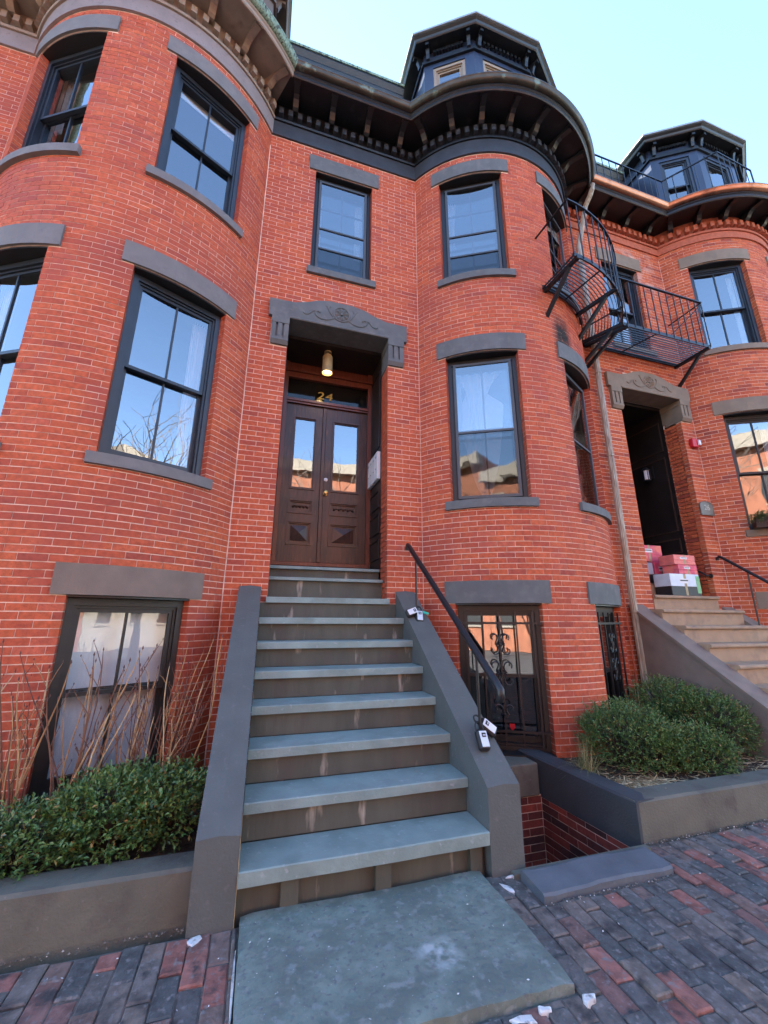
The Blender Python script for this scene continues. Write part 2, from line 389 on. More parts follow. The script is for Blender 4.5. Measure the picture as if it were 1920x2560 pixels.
def px_area(vs):
    pts = []
    for i in ((0, 2, 8, 6) if len(vs) == 12 else (0, 1, 5, 4)):
        q = project(vs[i])
        if q is None or not (-5 < q[0] < 1925 and -5 < q[1] < 2565): return 0
        pts.append(q)
    return .5*sum(pts[i][0]*pts[(i+1) % 4][1]-pts[(i+1) % 4][0]*pts[i][1] for i in range(4))*-1
def place_bricks(bricks, parent, material, rest_name, most=300):
    """the largest in view become objects of their own, the rest one joined part"""
    sc = sorted(((abs(px_area(v)), i) for i, (v, _) in enumerate(bricks)), reverse=True)
    big = {i for a, i in sc[:most] if a > 12}
    rest = MB()
    for i, (v, bv) in enumerate(bricks):
        if i in big:
            b_ = MB(); b_.add(v, bfaces(v), bv); b_.build('brick', material, parent, fix=False)
        else: rest.add(v, bfaces(v), bv)
    if rest.v:
        o = rest.build(rest_name, material, parent, fix=False); o['kind'] = 'stuff'
def backing(patch, z0, z1, opens, mb, front=.0025, thick=.30):
    """mortar body behind the bricks with real openings"""
    E = .004; opens = [(a-E, b+E, c_-E, d_+E) for a, b, c_, d_ in opens]
    us = {patch.u0, patch.u1}; n = max(1, int((patch.u1-patch.u0)/patch.du))
    us |= {patch.u0+(patch.u1-patch.u0)*i/n for i in range(n+1)}
    us |= {x for q in opens for x in q[:2] if patch.u0 < x < patch.u1}
    us = sorted(us); zs = sorted({z0, z1} | {z for q in opens for z in q[2:] if z0 < z < z1})
    def solid(i, j):
        if not (0 <= i < len(us)-1 and 0 <= j < len(zs)-1): return False
        um, zm = (us[i]+us[i+1])/2, (zs[j]+zs[j+1])/2
        return not any(a < um < b and c_ < zm < d_ for a, b, c_, d_ in opens)
    def pt(u, o, z): x, y = patch.P(u, o); return (x, y, z)
    for i in range(len(us)-1):
        for j in range(len(zs)-1):
            if not solid(i, j): continue
            a, b, c_, d_ = us[i], us[i+1], zs[j], zs[j+1]
            for o in (-front, -thick): mb.add([pt(a, o, c_), pt(b, o, c_), pt(b, o, d_), pt(a, o, d_)], [(0, 1, 2, 3)])
            for cond, (p, q) in ((solid(i-1, j), ((a, c_), (a, d_))), (solid(i+1, j), ((b, c_), (b, d_))), (solid(i, j-1), ((a, c_), (b, c_))), (solid(i, j+1), ((a, d_), (b, d_)))):
                if not cond: mb.add([pt(p[0], -front, p[1]), pt(q[0], -front, q[1]), pt(q[0], -thick, q[1]), pt(p[0], -thick, p[1])], [(0, 1, 2, 3)])
def arc_stone(patch, u0, u1, z0, z1, o0, o1, n=10):
    m_ = MB(); vs = []
    for i in range(n+1):
        u = u0+(u1-u0)*i/n
        for o, z in ((o0, z0), (o1, z0), (o1, z1), (o0, z1)):
            x, y = patch.P(u, o); vs.append((x, y, z))
    fs = [(i*4+j, i*4+(j+1) % 4, (i+1)*4+(j+1) % 4, (i+1)*4+j) for i in range(n) for j in range(4)]+[(0, 1, 2, 3), (n*4+3, n*4+2, n*4+1, n*4)]
    return m_.add(vs, fs)
def sweep_bow(bx, prof, n=40, t0=-1, t1=1):
    m_ = MB(); k = len(prof); vs = []
    for i in range(n+1):
        t = t0+(t1-t0)*i/n
        for o, z in prof:
            a = t*th_o(o); vs.append((bx+(RAD+o)*math.sin(a), CY-(RAD+o)*math.cos(a), z))
    fs = [(i*k+j, i*k+(j+1) % k, (i+1)*k+(j+1) % k, (i+1)*k+j) for i in range(n) for j in range(k)]+[tuple(range(k))[::-1], tuple(n*k+j for j in range(k))]
    return m_.add(vs, fs)
def flat_ends(h, o):
    s_ = (RAD+o)*math.sin(th_o(o)); xl = FLAT[h][0] if h == 22 else BX[h-2]+s_
    return xl, BX[h]-s_
def sweep_flat(h, prof):
    m_ = MB(); k = len(prof); vs = []
    for e in (0, 1):
        for o, z in prof: vs.append((flat_ends(h, o)[e], -o, z))
    return m_.add(vs, [(j, (j+1) % k, k+(j+1) % k, k+j) for j in range(k)]+[tuple(range(k))[::-1], tuple(range(k, 2*k))])

# ------------------------------------------------------------------ windows
def place(o, loc, rz, parent):
    set_parent(o, parent); o.location = Vector(loc); o.rotation_euler = (0, 0, rz); return o
def frame_ring(m_, x0, x1, z0, z1, wd, y0, y1, wb=None, wt=None):
    wb = wb or wd; wt = wt or wd
    m_.box(x0, x0+wd, y0, y1, z0, z1); m_.box(x1-wd, x1, y0, y1, z0, z1)
    m_.box(x0+wd, x1-wd, y0, y1, z0, z0+wb); m_.box(x0+wd, x1-wd, y0, y1, z1-wt, z1)
def make_window(parent, loc, rz, W, H, style, fm='frame_blue', curtain=None):
    """local axes: x along the wall, y into the house, z up; part 'window' with sashes, panes and curtains below it"""
    f = MB(); x = W/2; cas = .052
    frame_ring(f, -x, x, 0, H, cas, -.012, .16, .04, .06)
    frame_ring(f, -x+cas, x-cas, .04, H-.06, .022, .012, .15)
    win = f.build('window', fm, None); place(win, loc, rz, parent)
    xi = x-cas-.022; zb, zt = .062, H-.082; zm = (zb+zt)/2
    if style == 'shade': zm = zb+(zt-zb)*.50
    if style == 'split': zm = zb+(zt-zb)*.44
    def sash(z0, z1, y0, y1, muntin, gm, wd=.034, hor=None, fm2=None, bot=None):
        s_ = MB(); frame_ring(s_, -xi, xi, z0, z1, wd, y0, y1, bot)
        b0 = z0+(bot or wd)
        if muntin: s_.box(-.010, .010, y0+.004, y1-.004, b0, z1-wd)
        if hor: s_.box(-xi+wd, xi-wd, y0+.006, y1-.006, hor-.008, hor+.008)
        so_ = s_.build('sash', fm2 or fm, win)
        ym = (y0+y1)/2
        edges = [-xi+wd-.004, -.006 if muntin else None, xi-wd+.004]
        spans = [(edges[0], -.006), (.006, edges[2])] if muntin else [(edges[0], edges[2])]
        for a, b in spans:
            B('pane', gm, win, a, b, ym-.003, ym+.003, b0-.004, z1-wd+.004)
    if style == 'barred':
        sash(zm-.02, zt, .030, .070, False, 'glass'); sash(zb, zm+.02, .078, .118, False, 'glass_screen', bot=.06)
    if style in ('two_over_two', 'shade', 'split'):
        g = 'glass' if style != 'shade' else 'glass_old'
        sash(zm-.02, zt, .030, .070, True, g)
        sash(zb, zm+.02, .078, .118, True, g, bot=.07)
    elif style == 'storm':                       # storm sash in front of an old two-over-two
        frm = MB(); frame_ring(frm, -xi-.004, xi+.004, zb-.01, zt+.02, .036, -.035, .004)
        frm.build('storm_frame', 'storm_grey', win)
        hb = zb+(zt-zb)*.47
        B('storm_rail', 'storm_grey', win, -xi+.03, xi-.03, -.032, -.004, hb-.014, hb+.014)
        B('pane', 'glass', win, -xi+.028, xi-.028, -.020, -.014, hb+.012, zt-.012)
        B('pane', 'glass_screen', win, -xi+.028, xi-.028, -.020, -.014, zb+.022, hb-.012)
        sash(zm-.02, zt, .050, .085, True, 'glass_old')
        sash(zb, zm+.02, .092, .125, True, 'glass_old', bot=.06)
    elif style == 'storm_low':
        frm = MB(); frame_ring(frm, -xi-.004, xi+.004, zb-.01, zt+.02, .036, -.035, .004)
        frm.build('storm_frame', 'storm_grey', win)
        h1, h2 = zb+(zt-zb)*.46, zb+(zt-zb)*.24
        for hh in (h1, h2): B('storm_rail', 'storm_grey', win, -xi+.03, xi-.03, -.032, -.004, hh-.013, hh+.013)
        B('pane', 'glass', win, -xi+.028, xi-.028, -.020, -.014, h1+.012, zt-.012)
        B('pane', 'glass', win, -xi+.028, xi-.028, -.020, -.014, h2+.012, h1-.012)
        B('pane', 'glass_screen', win, -xi+.028, xi-.028, -.020, -.014, zb+.022, h2-.012)
        sash(zm-.02, zt, .050, .085, True, 'glass_old', hor=(zm+zt)/2)
        sash(zb, zm+.02, .092, .125, True, 'glass_old', bot=.06)
    elif style == 'dormer':
        sash(zm-.02, zt, .03, .07, False, 'glass'); sash(zb, zm+.02, .078, .118, False, 'glass')
    for cu in (curtain or []):
        kind = cu[0]
        if kind == 'panel':                      # hanging curtain between x0..x1 (fractions of the width), gathered towards g
            x0, x1, z0, z1 = -xi+2*xi*cu[1], -xi+2*xi*cu[2], zb+(zt-zb)*cu[3], zb+(zt-zb)*cu[4]
            c_ = MB(); nx, nz = 30, 8; tie = cu[5] if len(cu) > 5 else 0
            vs = []
            for j in range(nz+1):
                v = j/nz; sq = 1-tie*max(0, math.sin(math.pi*min(1, (1-v)*.75)))
                for i in range(nx+1):
                    u = i/nx; xx = x0+(x1-x0)*u*sq
                    vs.append((xx, .20+.018*math.sin(u*34+v*1.5)+.006*math.sin(u*71), z0+(z1-z0)*v))
            c_.add(vs, [(j*(nx+1)+i, j*(nx+1)+i+1, (j+1)*(nx+1)+i+1, (j+1)*(nx+1)+i) for j in range(nz) for i in range(nx)])
            c_.build('curtain', 'curtain', win, smooth=True, fix=False)
        elif kind == 'shade':
            z0, z1 = zb+(zt-zb)*cu[1], zb+(zt-zb)*cu[2]
            B('window_shade', cu[3] if len(cu) > 3 else 'shade_white', win, -xi-.02, xi+.02, .150, .156, z0, z1)
        elif kind == 'swag':                     # looped sheer curtain
            c_ = MB(); nx, nz = 26, 14; vs = []
            for j in range(nz+1):
                v = j/nz
                for i in range(nx+1):
                    u = i/nx; xc = -xi+2*xi*(.06+.80*u)
                    drop = .25+.62*math.sin(math.pi*u)**.8
                    pull = (xc-(-xi*.35))*(-.55)*math.sin(math.pi*min(1, (1-v)))**1.5
                    vs.append((xc+pull, .21+.02*math.sin(u*30+v*4), zt-(zt-zb)*(1-v)*drop*1.12))
            c_.add(vs, [(j*(nx+1)+i, j*(nx+1)+i+1, (j+1)*(nx+1)+i+1, (j+1)*(nx+1)+i) for j in range(nz) for i in range(nx)])
            c_.build('curtain', 'curtain', win, smooth=True, fix=False)
    return win
# vertical levels
LV = {'bas': (.225, 1.76, 1.76, 2.02, None), 'first': (2.999, 5.086, 5.09, 5.345, 2.893), 'second': (6.39, 8.29, 8.295, 8.54, 6.285)}
def bow_windows(h, house, patch, lint, sill, plan):
    """plan: {(level, side): (style, frame, curtains)}; returns openings and blocks"""
    opens, blocks = [], []
    for (lv, sd_), (style, fm, cur) in plan.items():
        z0, z1, l0, l1, sb = LV[lv]
        a0, a1 = sorted((sd_*R_(12.2), sd_*R_(44.0))); u0, u1 = a0*RAD, a1*RAD
        opens.append((u0, u1, z0, z1)); blocks.append((u0, u1, z0, z1))
        e0, e1 = R_(8.5), R_(48)
        b0, b1 = sorted((sd_*e0*RAD, sd_*e1*RAD)); blocks.append((b0, b1, l0, l1))
        arc_stone(patch, b0+.004, b1-.004, l0+.003, l1-.003, -.16, .022).build('lintel', lint[lv] if isinstance(lint, dict) else lint, house)
        arc_stone(patch, u0+.001, u1-.001, z1-.016, z1-.001, -.16, -.012).build('window_head', 'frame_black', house)
        if not sb: arc_stone(patch, u0+.002, u1-.002, z0-.012, z0+.003, -.16, .012).build('sill', 'frame_black', house)
        if sb:
            s0, s1 = sorted((sd_*R_(10)*RAD, sd_*R_(46.2)*RAD)); blocks.append((s0, s1, sb, z0))
            arc_stone(patch, s0+.004, s1-.004, sb+.003, z0+.003, -.16, .045).build('sill', sill, house)
        mid = (a0+a1)/2; half = (a1-a0)/2; r_in = RAD-.097
        W = 2*r_in*math.sin(half); rr = r_in*math.cos(half)
        make_window(house, (BX[h]+rr*math.sin(mid), CY-rr*math.cos(mid), z0+.004), mid, W+.004, z1-z0-.024, style, fm, cur)
    return opens, blocks

# ------------------------------------------------------------------ ground, pavement, road
g = MB(); g.box(-120, 120, -160, -8.6, -.60, -.34); tag(g.build('ground', 'asphalt'), kind='structure')
def pav_z(y): return -.018-.03*(-1.95-y)
g = MB(); g.prism([(-8.45, -.5), (-1.93, -.5), (-1.93, pav_z(-1.93)-.010), (-8.45, pav_z(-8.45)-.010)], lambda y, z, t: (t, y, z), -60, 60); pave = tag(g.build('pavement', 'sand_bed'), kind='structure')
SLAB = (.03, 1.50, -2.74, -1.90)
pb = []; rg = random.Random(7)
PX0, PY1 = -5.0, -1.945
nx = 0
X = PX0
while X < 12:
    Y = PY1-(.105 if nx % 2 else 0)+rg.uniform(-.02, .02)
    wdt = .101+rg.uniform(-.003, .003)
    if nx % 2: 
        ys = [(PY1, Y)]
    else: ys = []
    while Y > -5.2:
        l = .205+rg.uniform(-.008, .006); ys.append((Y, Y-l)); Y -= l+rg.uniform(.004, .009)
    for ya, yb in ys:
        x0, x1, y1, y0 = X+.002, X+wdt-.002, ya, yb+.0
        if x1 > SLAB[0]-.012 and x0 < SLAB[1]+.012 and y0 < SLAB[3] and y1 > SLAB[2]-.012:
            # cut round the slab
            if x0 < SLAB[0]-.012: x1 = min(x1, SLAB[0]-.014)
            elif x1 > SLAB[1]+.012: x0 = max(x0, SLAB[1]+.014)
            elif y0 < SLAB[2]-.014: y1 = SLAB[2]-.014
            else: continue
        if y1 > -2.25 and x1 > 1.70 and x0 < 2.76:
            if x0 < 1.70: x1 = 1.695
            elif x1 > 2.76: x0 = 2.765
            elif y0 < -2.27: y1 = min(y1, -2.262)
            else: continue
        if x1-x0 < .02 or y1-y0 < .02: continue
        cx_, cy_ = (x0+x1)/2, (y0+y1)/2; a_ = rg.gauss(0, .012); hz = rg.gauss(0, .0045); tx, ty = rg.gauss(0, .028), rg.gauss(0, .018)
        hx, hy = (x1-x0)/2, (y1-y0)/2; c_, s_ = math.cos(a_), math.sin(a_)
        top = []; q = .006
        vs = []
        for lev, ins in ((-.06, 0), (-q, 0), (0, q)):
            for sx, sy in ((-1, -1), (1, -1), (1, 1), (-1, 1)):
                dx, dy = sx*(hx-ins), sy*(hy-ins)
                px, py = cx_+dx*c_-dy*s_, cy_+dx*s_+dy*c_
                vs.append((px, py, pav_z(py)+hz+lev+tx*dx+ty*dy))
        pb.append((vs, rg.random()**1.05))
    X += wdt+.001; nx += 1
PF = [(8, 9, 10, 11)]+[(i*4+j, i*4+(j+1) % 4, (i+1)*4+(j+1) % 4, (i+1)*4+j) for i in (0, 1) for j in range(4)]
def parea(vs):
    pts = [project(vs[i]) for i in (8, 9, 10, 11)]
    if any(p is None or not (-60 < p[0] < 1980 and 1500 < p[1] < 2620) for p in pts): return 0
    return abs(.5*sum(pts[i][0]*pts[(i+1) % 4][1]-pts[(i+1) % 4][0]*pts[i][1] for i in range(4)))
big = {i for a, i in sorted(((parea(v), i) for i, (v, _) in enumerate(pb)), reverse=True)[:300] if a > 60}
rest = MB()
for i, (v, bv) in enumerate(pb):
    if i in big: b_ = MB(); b_.add(v, PF, bv); b_.build('brick', 'paving', pave, fix=False)
    else: rest.add(v, PF, bv)
rest.build('brick_paving', 'paving', pave, fix=False)['kind'] = 'stuff'
g = MB(); g.box(-60, 60, -8.6, -8.45, -.45, -.205); tag(g.build('kerb', 'far_stone'), kind='structure')
gv = MB()
for i in range(900):
    if rg.random() < .62: x, y = rg.uniform(2.86, 5.2), -1.915-abs(rg.gauss(0, .035))
    else: x, y = rg.uniform(-3.0, -.25), -1.87-abs(rg.gauss(0, .022))
    if rg.random() < .16: x, y = rg.uniform(1.75, 2.75), -2.245-abs(rg.gauss(0, .015))
    s_ = rg.uniform(.003, .009); z = pav_z(y)+.001; vs = [(x+s_*rg.uniform(.6, 1.2)*a, y+s_*rg.uniform(.6, 1.2)*b, z+s_*c_) for a, b, c_ in ((1, 0, .2), (0, 1, .3), (-1, 0, .2), (0, -1, .3), (0, 0, 1.1))]
    gv.add(vs, [(0, 1, 4), (1, 2, 4), (2, 3, 4), (3, 0, 4)], rg.random())
gv.build('gravel_debris', 'gravel', pave)['kind'] = 'stuff'
# crumbled white mortar along the slab
for (x, y, sx, sy, sz, a_) in [(1.53, -2.80, .05, .035, .03, .3), (1.30, -2.79, .06, .03, .03, .1), (1.20, -2.80, .09, .035, .02, -.1), (1.04, -2.80, .08, .04, .022, .05), (.015, -2.3, .012, .36, .045, 0),
                               (1.60, -2.07, .03, .08, .012, .35), (-.19, -1.985, .06, .05, .02, .2), (1.79, -1.99, .03, .10, .025, .2), (1.70, -1.975, .11, .02, .012, 0)]:
    b_ = MB(); n_ = 7; ring = []; wob = [rg.uniform(.45, 1.3) for _ in range(7)]
    for lev, k_ in ((-.05, 1), (sz*.3 if y < -2.7 else .003, .97), (sz*.5 if y < -2.7 else .006, .75)):
        for j in range(n_):
            t_ = 2*math.pi*j/n_; k2 = .7*k_*wob[j]
            dx, dy = sx*math.cos(t_)*k2, sy*math.sin(t_)*k2
            ring.append((x+dx*math.cos(a_)-dy*math.sin(a_), y+dx*math.sin(a_)+dy*math.cos(a_), pav_z(y)+lev))
    b_.add(ring, [(i*n_+j, i*n_+(j+1) % n_, (i+1)*n_+(j+1) % n_, (i+1)*n_+j) for i in (0, 1) for j in range(n_)]+[tuple(2*n_+j for j in range(n_))])
    b_.build('mortar_patch', 'white_patch', pave)
# fine litter of white paint flakes and dry leaves on the paving
fl = MB()
for i in range(70):
    x, y = rg.uniform(-1.6, 4.2), -1.97-abs(rg.gauss(0, .35)); s_ = rg.uniform(.002, .008); a_ = rg.uniform(0, 6.28)
    if SLAB[0] < x < SLAB[1] and y > SLAB[2]: zz = .0125
    else: zz = pav_z(y)+.012
    if 1.7 < x < 2.76 and y > -2.25: continue
    fl.add([(x+s_*math.cos(a_+k_)*f_, y+s_*math.sin(a_+k_)*f_, zz+.002*(k_ > 2)) for k_, f_ in ((0, 1), (1.5, .6), (3.1, 1.1), (4.6, .5))], [(0, 1, 2, 3)])
fl.build('paint_flakes', 'white_patch', pave)['kind'] = 'stuff'

# ------------------------------------------------------------------ the three houses
H = {22: thing('row_house', 'red brick bow-fronted house with tan cornice and green copper gutter', 'house', (-3.6, 0, 0), 'brick row houses'),
     24: thing('row_house', 'red brick bow-fronted house with black cornice and wooden double doors numbered 24', 'house', (1.9, 0, 0), 'brick row houses'),
     26: thing('row_house', 'orange-red brick house with copper gutter, brown lintels and black door beyond the downspout', 'house', (7.2, 0, 0), 'brick row houses')}
C_L = ('panel', .0, .22, 0, 1); C_R = ('panel', .78, 1.0, 0, 1)
FB, FK = 'frame_blue', 'frame_black'
PLAN = {
 22: {('bas', 1): ('shade', 'frame_brown', [('shade', .52, .99), ('shade', .0, .50)]), ('bas', -1): ('shade', 'frame_brown', [('shade', 0, .99)]),
      ('first', 1): ('two_over_two', FB, [('panel', .80, 1.0, 0, 1)]), ('first', -1): ('two_over_two', FB, [('panel', .55, .8, 0, 1), C_L]),
      ('second', 1): ('two_over_two', FB, [('shade', .93, 1)]), ('second', -1): ('two_over_two', FB, [('panel', 0, .12, .5, 1)])},
 24: {('bas', -1): ('barred', FK, [('shade', 0, .48, 'screen')]), ('bas', 1): ('barred', FK, [('shade', .5, .99)]),
      ('first', -1): ('storm', FK, [('swag',), ('panel', .0, .13, .45, 1)]), ('first', 1): ('storm', FK, [('shade', .0, .55), ('panel', 0, .3, .5, 1)]),
      ('second', -1): ('storm_low', FK, [('panel', 0, .22, .45, 1, .3)]), ('second', 1): ('storm_low', FK, [C_L])},
 26: {('bas', -1): ('shade', FK, []), ('first', -1): ('two_over_two', FK, [C_R]), ('first', 1): ('two_over_two', FK, [C_L]),
      ('second', -1): ('two_over_two', FB, [('panel', .9, 1, 0, 1)]), ('second', 1): ('two_over_two', FB, [C_L])}}
LINT = {22: {'bas': 'stone_brownish', 'first': 'stone_mauve', 'second': 'stone_mauve'}, 24: 'stone_slate', 26: 'stone_tan'}
SILL = {22: 'stone_mauve', 24: 'stone_slate', 26: 'stone_tan'}
BRK = {22: 'brick', 24: 'brick', 26: 'brick_neighbour'}
DOOR = {24: (.07, 1.457), 26: (5.63, 6.965)}
RVL = {24: .29, 26: .33}
TOPB = {22: 8.68, 24: 8.68, 26: 8.80}
for h in (22, 24, 26):
    hs = H[h]; bp_, fp = BowPatch(BX[h]), FlatPatch(FLAT[h][0] if h > 22 else -5.0, FLAT[h][1])
    op, bl = bow_windows(h, hs, bp_, LINT[h], SILL[h], PLAN[h])
    fo, fb = [], []
    if h > 22:
        cx_ = (DOOR[h][0]+DOOR[h][1])/2
        x0, x1 = (cx_-.463, cx_+.427) if h == 24 else (5.72, 6.60)
        z0, z1, l0, l1, sb = LV['second']; z1 = 8.235; l0, l1 = 8.24, 8.525
        fo.append((x0, x1, z0, z1)); fb += [(x0, x1, z0, z1), (x0-.11, x1+.11, l0, l1), (x0-.05, x1+.075, sb, z0)]
        B('lintel', LINT[h], hs, x0-.106, x1+.106, -.022, .16, l0+.003, l1-.003, bev=.004)
        B('sill', SILL[h], hs, x0-.046, x1+.071, -.045, .16, sb+.003, z0+.003, bev=.004)
        B('window_head', 'frame_black', hs, x0+.001, x1-.001, .008, .16, z1-.014, z1+.001)
        make_window(hs, ((x0+x1)/2, .095, z0+.004), 0, x1-x0+.002, z1-z0-.022, 'storm_low' if h == 24 else 'two_over_two', FK if h == 24 else FB,
                    [('panel', .82, 1.0, .35, 1), ('panel', 0, .1, .4, 1)] if h == 24 else [C_R])
        d0, d1 = DOOR[h]
        fo.append((d0, d1, -1, 5.44)); fb.append((d0, d1, -1, 5.44))
        L0, L1 = d0-.263, d1+.273
        fb += [(L0, L1, 5.44, 5.705), (L0+.42, L1-.42, 5.70, 5.80), (L0+.62, L1-.62, 5.78, 5.855), (L0+.04, d0, 5.03, 5.44), (d1, L1-.04, 5.03, 5.44)]
    base = .0
    bk = brick_courses(bp_, base, TOPB[h], bl, h*10+1)+brick_courses(fp, base, TOPB[h], fb, h*10+2)
    if h > 22:
        for x, nx in ((DOOR[h][0], 1), (DOOR[h][1], -1)):
            sp = SidePatch(x, nx, .105, RVL[h]); bk += brick_courses(sp, 1.8, 5.03, [], h*10+4+nx)
    place_bricks(bk, hs, BRK[h], 'brickwork')
    for x, sg in ([(FLAT[h][0], 1)] if h > 22 else [])+[(FLAT[h][1], -1)]:
        m_ = MB(); wd = .011 if sg > 0 else .006
        m_.tube([(x+sg*.002+rnd.uniform(-.0015, .0015), -.001, z_) for z_ in [.2+.25*i for i in range(int((TOPB[h]-.2)/.25)+1)]], wd*.6, 6); m_.build('corner_joint', 'mortar', hs)
    mb = MB(); backing(bp_, -1.4, 9.33, op, mb, front=.0034); backing(fp, -1.4, 9.33, fo, mb)
    if h > 22:
        d0, d1 = DOOR[h]
        for x, nx in ((d0, -1), (d1, 1)): mb.box(min(x+nx*.004, x+nx*.25), max(x+nx*.004, x+nx*.25), .09, RVL[h], 1.6, 5.44)
    mb.build('wall', 'mortar', hs)
    # shell: floors, party walls, back wall, roof
    xl = FLAT[h][0]; xr = FLAT[h+2][0] if h+2 in FLAT else FLAT[h][0]+5.35
    for zf in (2.16, 5.72, 9.10):
        fpoly = [(xl+.02, .31), (FLAT[h][1]+.1, .31)]+[(BX[h]+1.44*math.sin(t_), CY-1.44*math.cos(t_)) for t_ in [-.85+1.7*i/12 for i in range(13)]]+[(xr-.02, .31), (xr-.02, 8.8), (xl+.02, 8.8)]
        if zf == 2.16 and h > 22:
            fpoly = [(xl+.02, 1.9)]+[(DOOR[h][1]+.14, 1.9), (DOOR[h][1]+.14, .35)]+fpoly[1:]
        if zf == 5.72: pass
        MB().prism(fpoly, lambda p, q, t: (p, q, t), zf, zf+.2).build('floor', 'room', hs)
    B('party_wall', 'room', hs, xl-.10, xl+.02, .31, 8.9, -1.4, 11.4)
    if h == 26 or h == 24 or h == 22: B('back_wall', 'room', hs, xl+.025, xr-.105, 8.81, 9.0, -1.4, 11.4)
    if h == 26: B('party_wall', 'room', hs, xr, xr+.1, .31, 8.9, -1.4, 11.4)
    B('partition', 'room', hs, xl+.03, xr-.11, 4.6, 4.7, -1.3, 9.39)
    B('roof', 'slate_roof', hs, xl-.09, xr-.11, .46, 9.05, 11.405, 11.47)

# ------------------------------------------------------------------ cornices
def cornice(h, band, frieze, dent, brac, soff, fasc, gut_f, gut_b, dsp=.135, bsp=.46):
    hs = H[h]; b0 = TOPB[h]
    prof_band = [(0, b0+.002), (.028, b0+.002), (.028, 8.955), (0, 8.955)]
    prof_mould = [(0, 8.957), (.052, 8.957), (.060, 8.985), (.052, 9.005), (0, 9.005)]
    prof_frieze = [(-.02, 9.007), (.022, 9.007), (.022, 9.313), (-.02, 9.313)]
    prof_soff = [(0, 9.315), (.465, 9.315), (.465, 9.35), (0, 9.35)]
    prof_fasc = [(.467, 9.215), (.488, 9.215), (.500, 9.23), (.500, 9.275), (.518, 9.29), (.518, 9.33), (.467, 9.34)]
    prof_gut = [(.520, 9.315), (.545, 9.318), (.570, 9.333), (.585, 9.355), (.590, 9.385), (.602, 9.398), (.600, 9.418), (.575, 9.424), (.47, 9.424), (.47, 9.342), (.520, 9.332)]
    prof_rim = None
    c_root = sweep_flat(h, prof_band).build('cornice', band, hs)
    sub = []
    for p_, mm, nm in ((prof_mould, frieze, 'moulding'), (prof_frieze, frieze, 'frieze'), (prof_soff, soff, 'soffit'), (prof_fasc, fasc, 'fascia')):
        sweep_flat(h, p_).build(nm, mm, c_root)
    sweep_flat(h, prof_gut).build('gutter', gut_f, c_root, smooth=True)
    c2 = sweep_bow(BX[h], prof_band).build('cornice', band, hs)
    for p_, mm, nm in ((prof_mould, frieze, 'moulding'), (prof_frieze, frieze, 'frieze'), (prof_soff, soff, 'soffit'), (prof_fasc, fasc, 'fascia')):
        sweep_bow(BX[h], p_).build(nm, mm, c2, smooth=nm in ('moulding',))
    sweep_bow(BX[h], prof_gut, 60).build('gutter', gut_b, c2, smooth=True)
    # dentils and brackets: one shared mesh each
    dm = MB().box(-.034, .034, -.105, -.018, 9.035, 9.150).mesh('dentil'); dm.materials.append(MATS[dent]); recalc(dm)
    bpoly = [(.023, 9.314), (.455, 9.314), (.455, 9.275), (.44, 9.245), (.35, 9.258), (.27, 9.268), (.21, 9.252), (.175, 9.215), (.15, 9.180), (.11, 9.162), (.07, 9.166), (.024, 9.19)]
    bm_ = MB().prism(bpoly, lambda o, z, t: (t, -o, z), -.040, .040)
    bm_.box(-.050, .050, -.464, -.38, 9.268, 9.3145)
    bm_ = bm_.mesh('bracket'); bm_.materials.append(MATS[brac]); recalc(bm_)
    xl, xr = flat_ends(h, .12); n_ = int((xr-xl-.06)/dsp)
    if h == 22: xl = xr-1.6; n_ = 11
    for i in range(n_+1): o = link('dentil', dm, c_root); o.location.x = xl+.05+(xr-xl-.10)*i/n_
    xl, xr = flat_ends(h, .3); n_ = max(2, round((xr-xl)/bsp)-1)
    if h == 22: xl = xr-1.6; n_ = 3
    for i in range(n_+1): o = link('bracket', bm_, c_root); o.location.x = xl+.16+(xr-xl-.32)*i/n_
    def around(me, nm, th, step):
        k_ = int(2*th/step)
        for i in range(k_+1):
            a_ = -th+2*th*i/k_
            o = link(nm, me, c2); o.rotation_euler.z = a_
            o.location = (BX[h]+RAD*math.sin(a_), CY-RAD*math.cos(a_), 0)
    around(dm, 'dentil', th_o(.13)-.03, dsp/(RAD+.08)); around(bm_, 'bracket', th_o(.4)-.05, .235)
cornice(22, 'cornice_mauve', 'cornice_tan', 'cornice_tan', 'cornice_tan', 'cornice_tan', 'cornice_tan', 'verdigris', 'verdigris')
cornice(24, 'cornice_band', 'cornice_black', 'cornice_band', 'cornice_bracket_lit', 'cornice_black', 'cornice_black', 'bronze_gutter', 'bronze_gutter')  # dentils borrow the paler band colour to imitate sky light on their faces
cornice(26, 'brick_paint', 'brick_paint', 'brick_paint', 'black_paint', 'black_paint', 'black_paint', 'copper', 'copper')

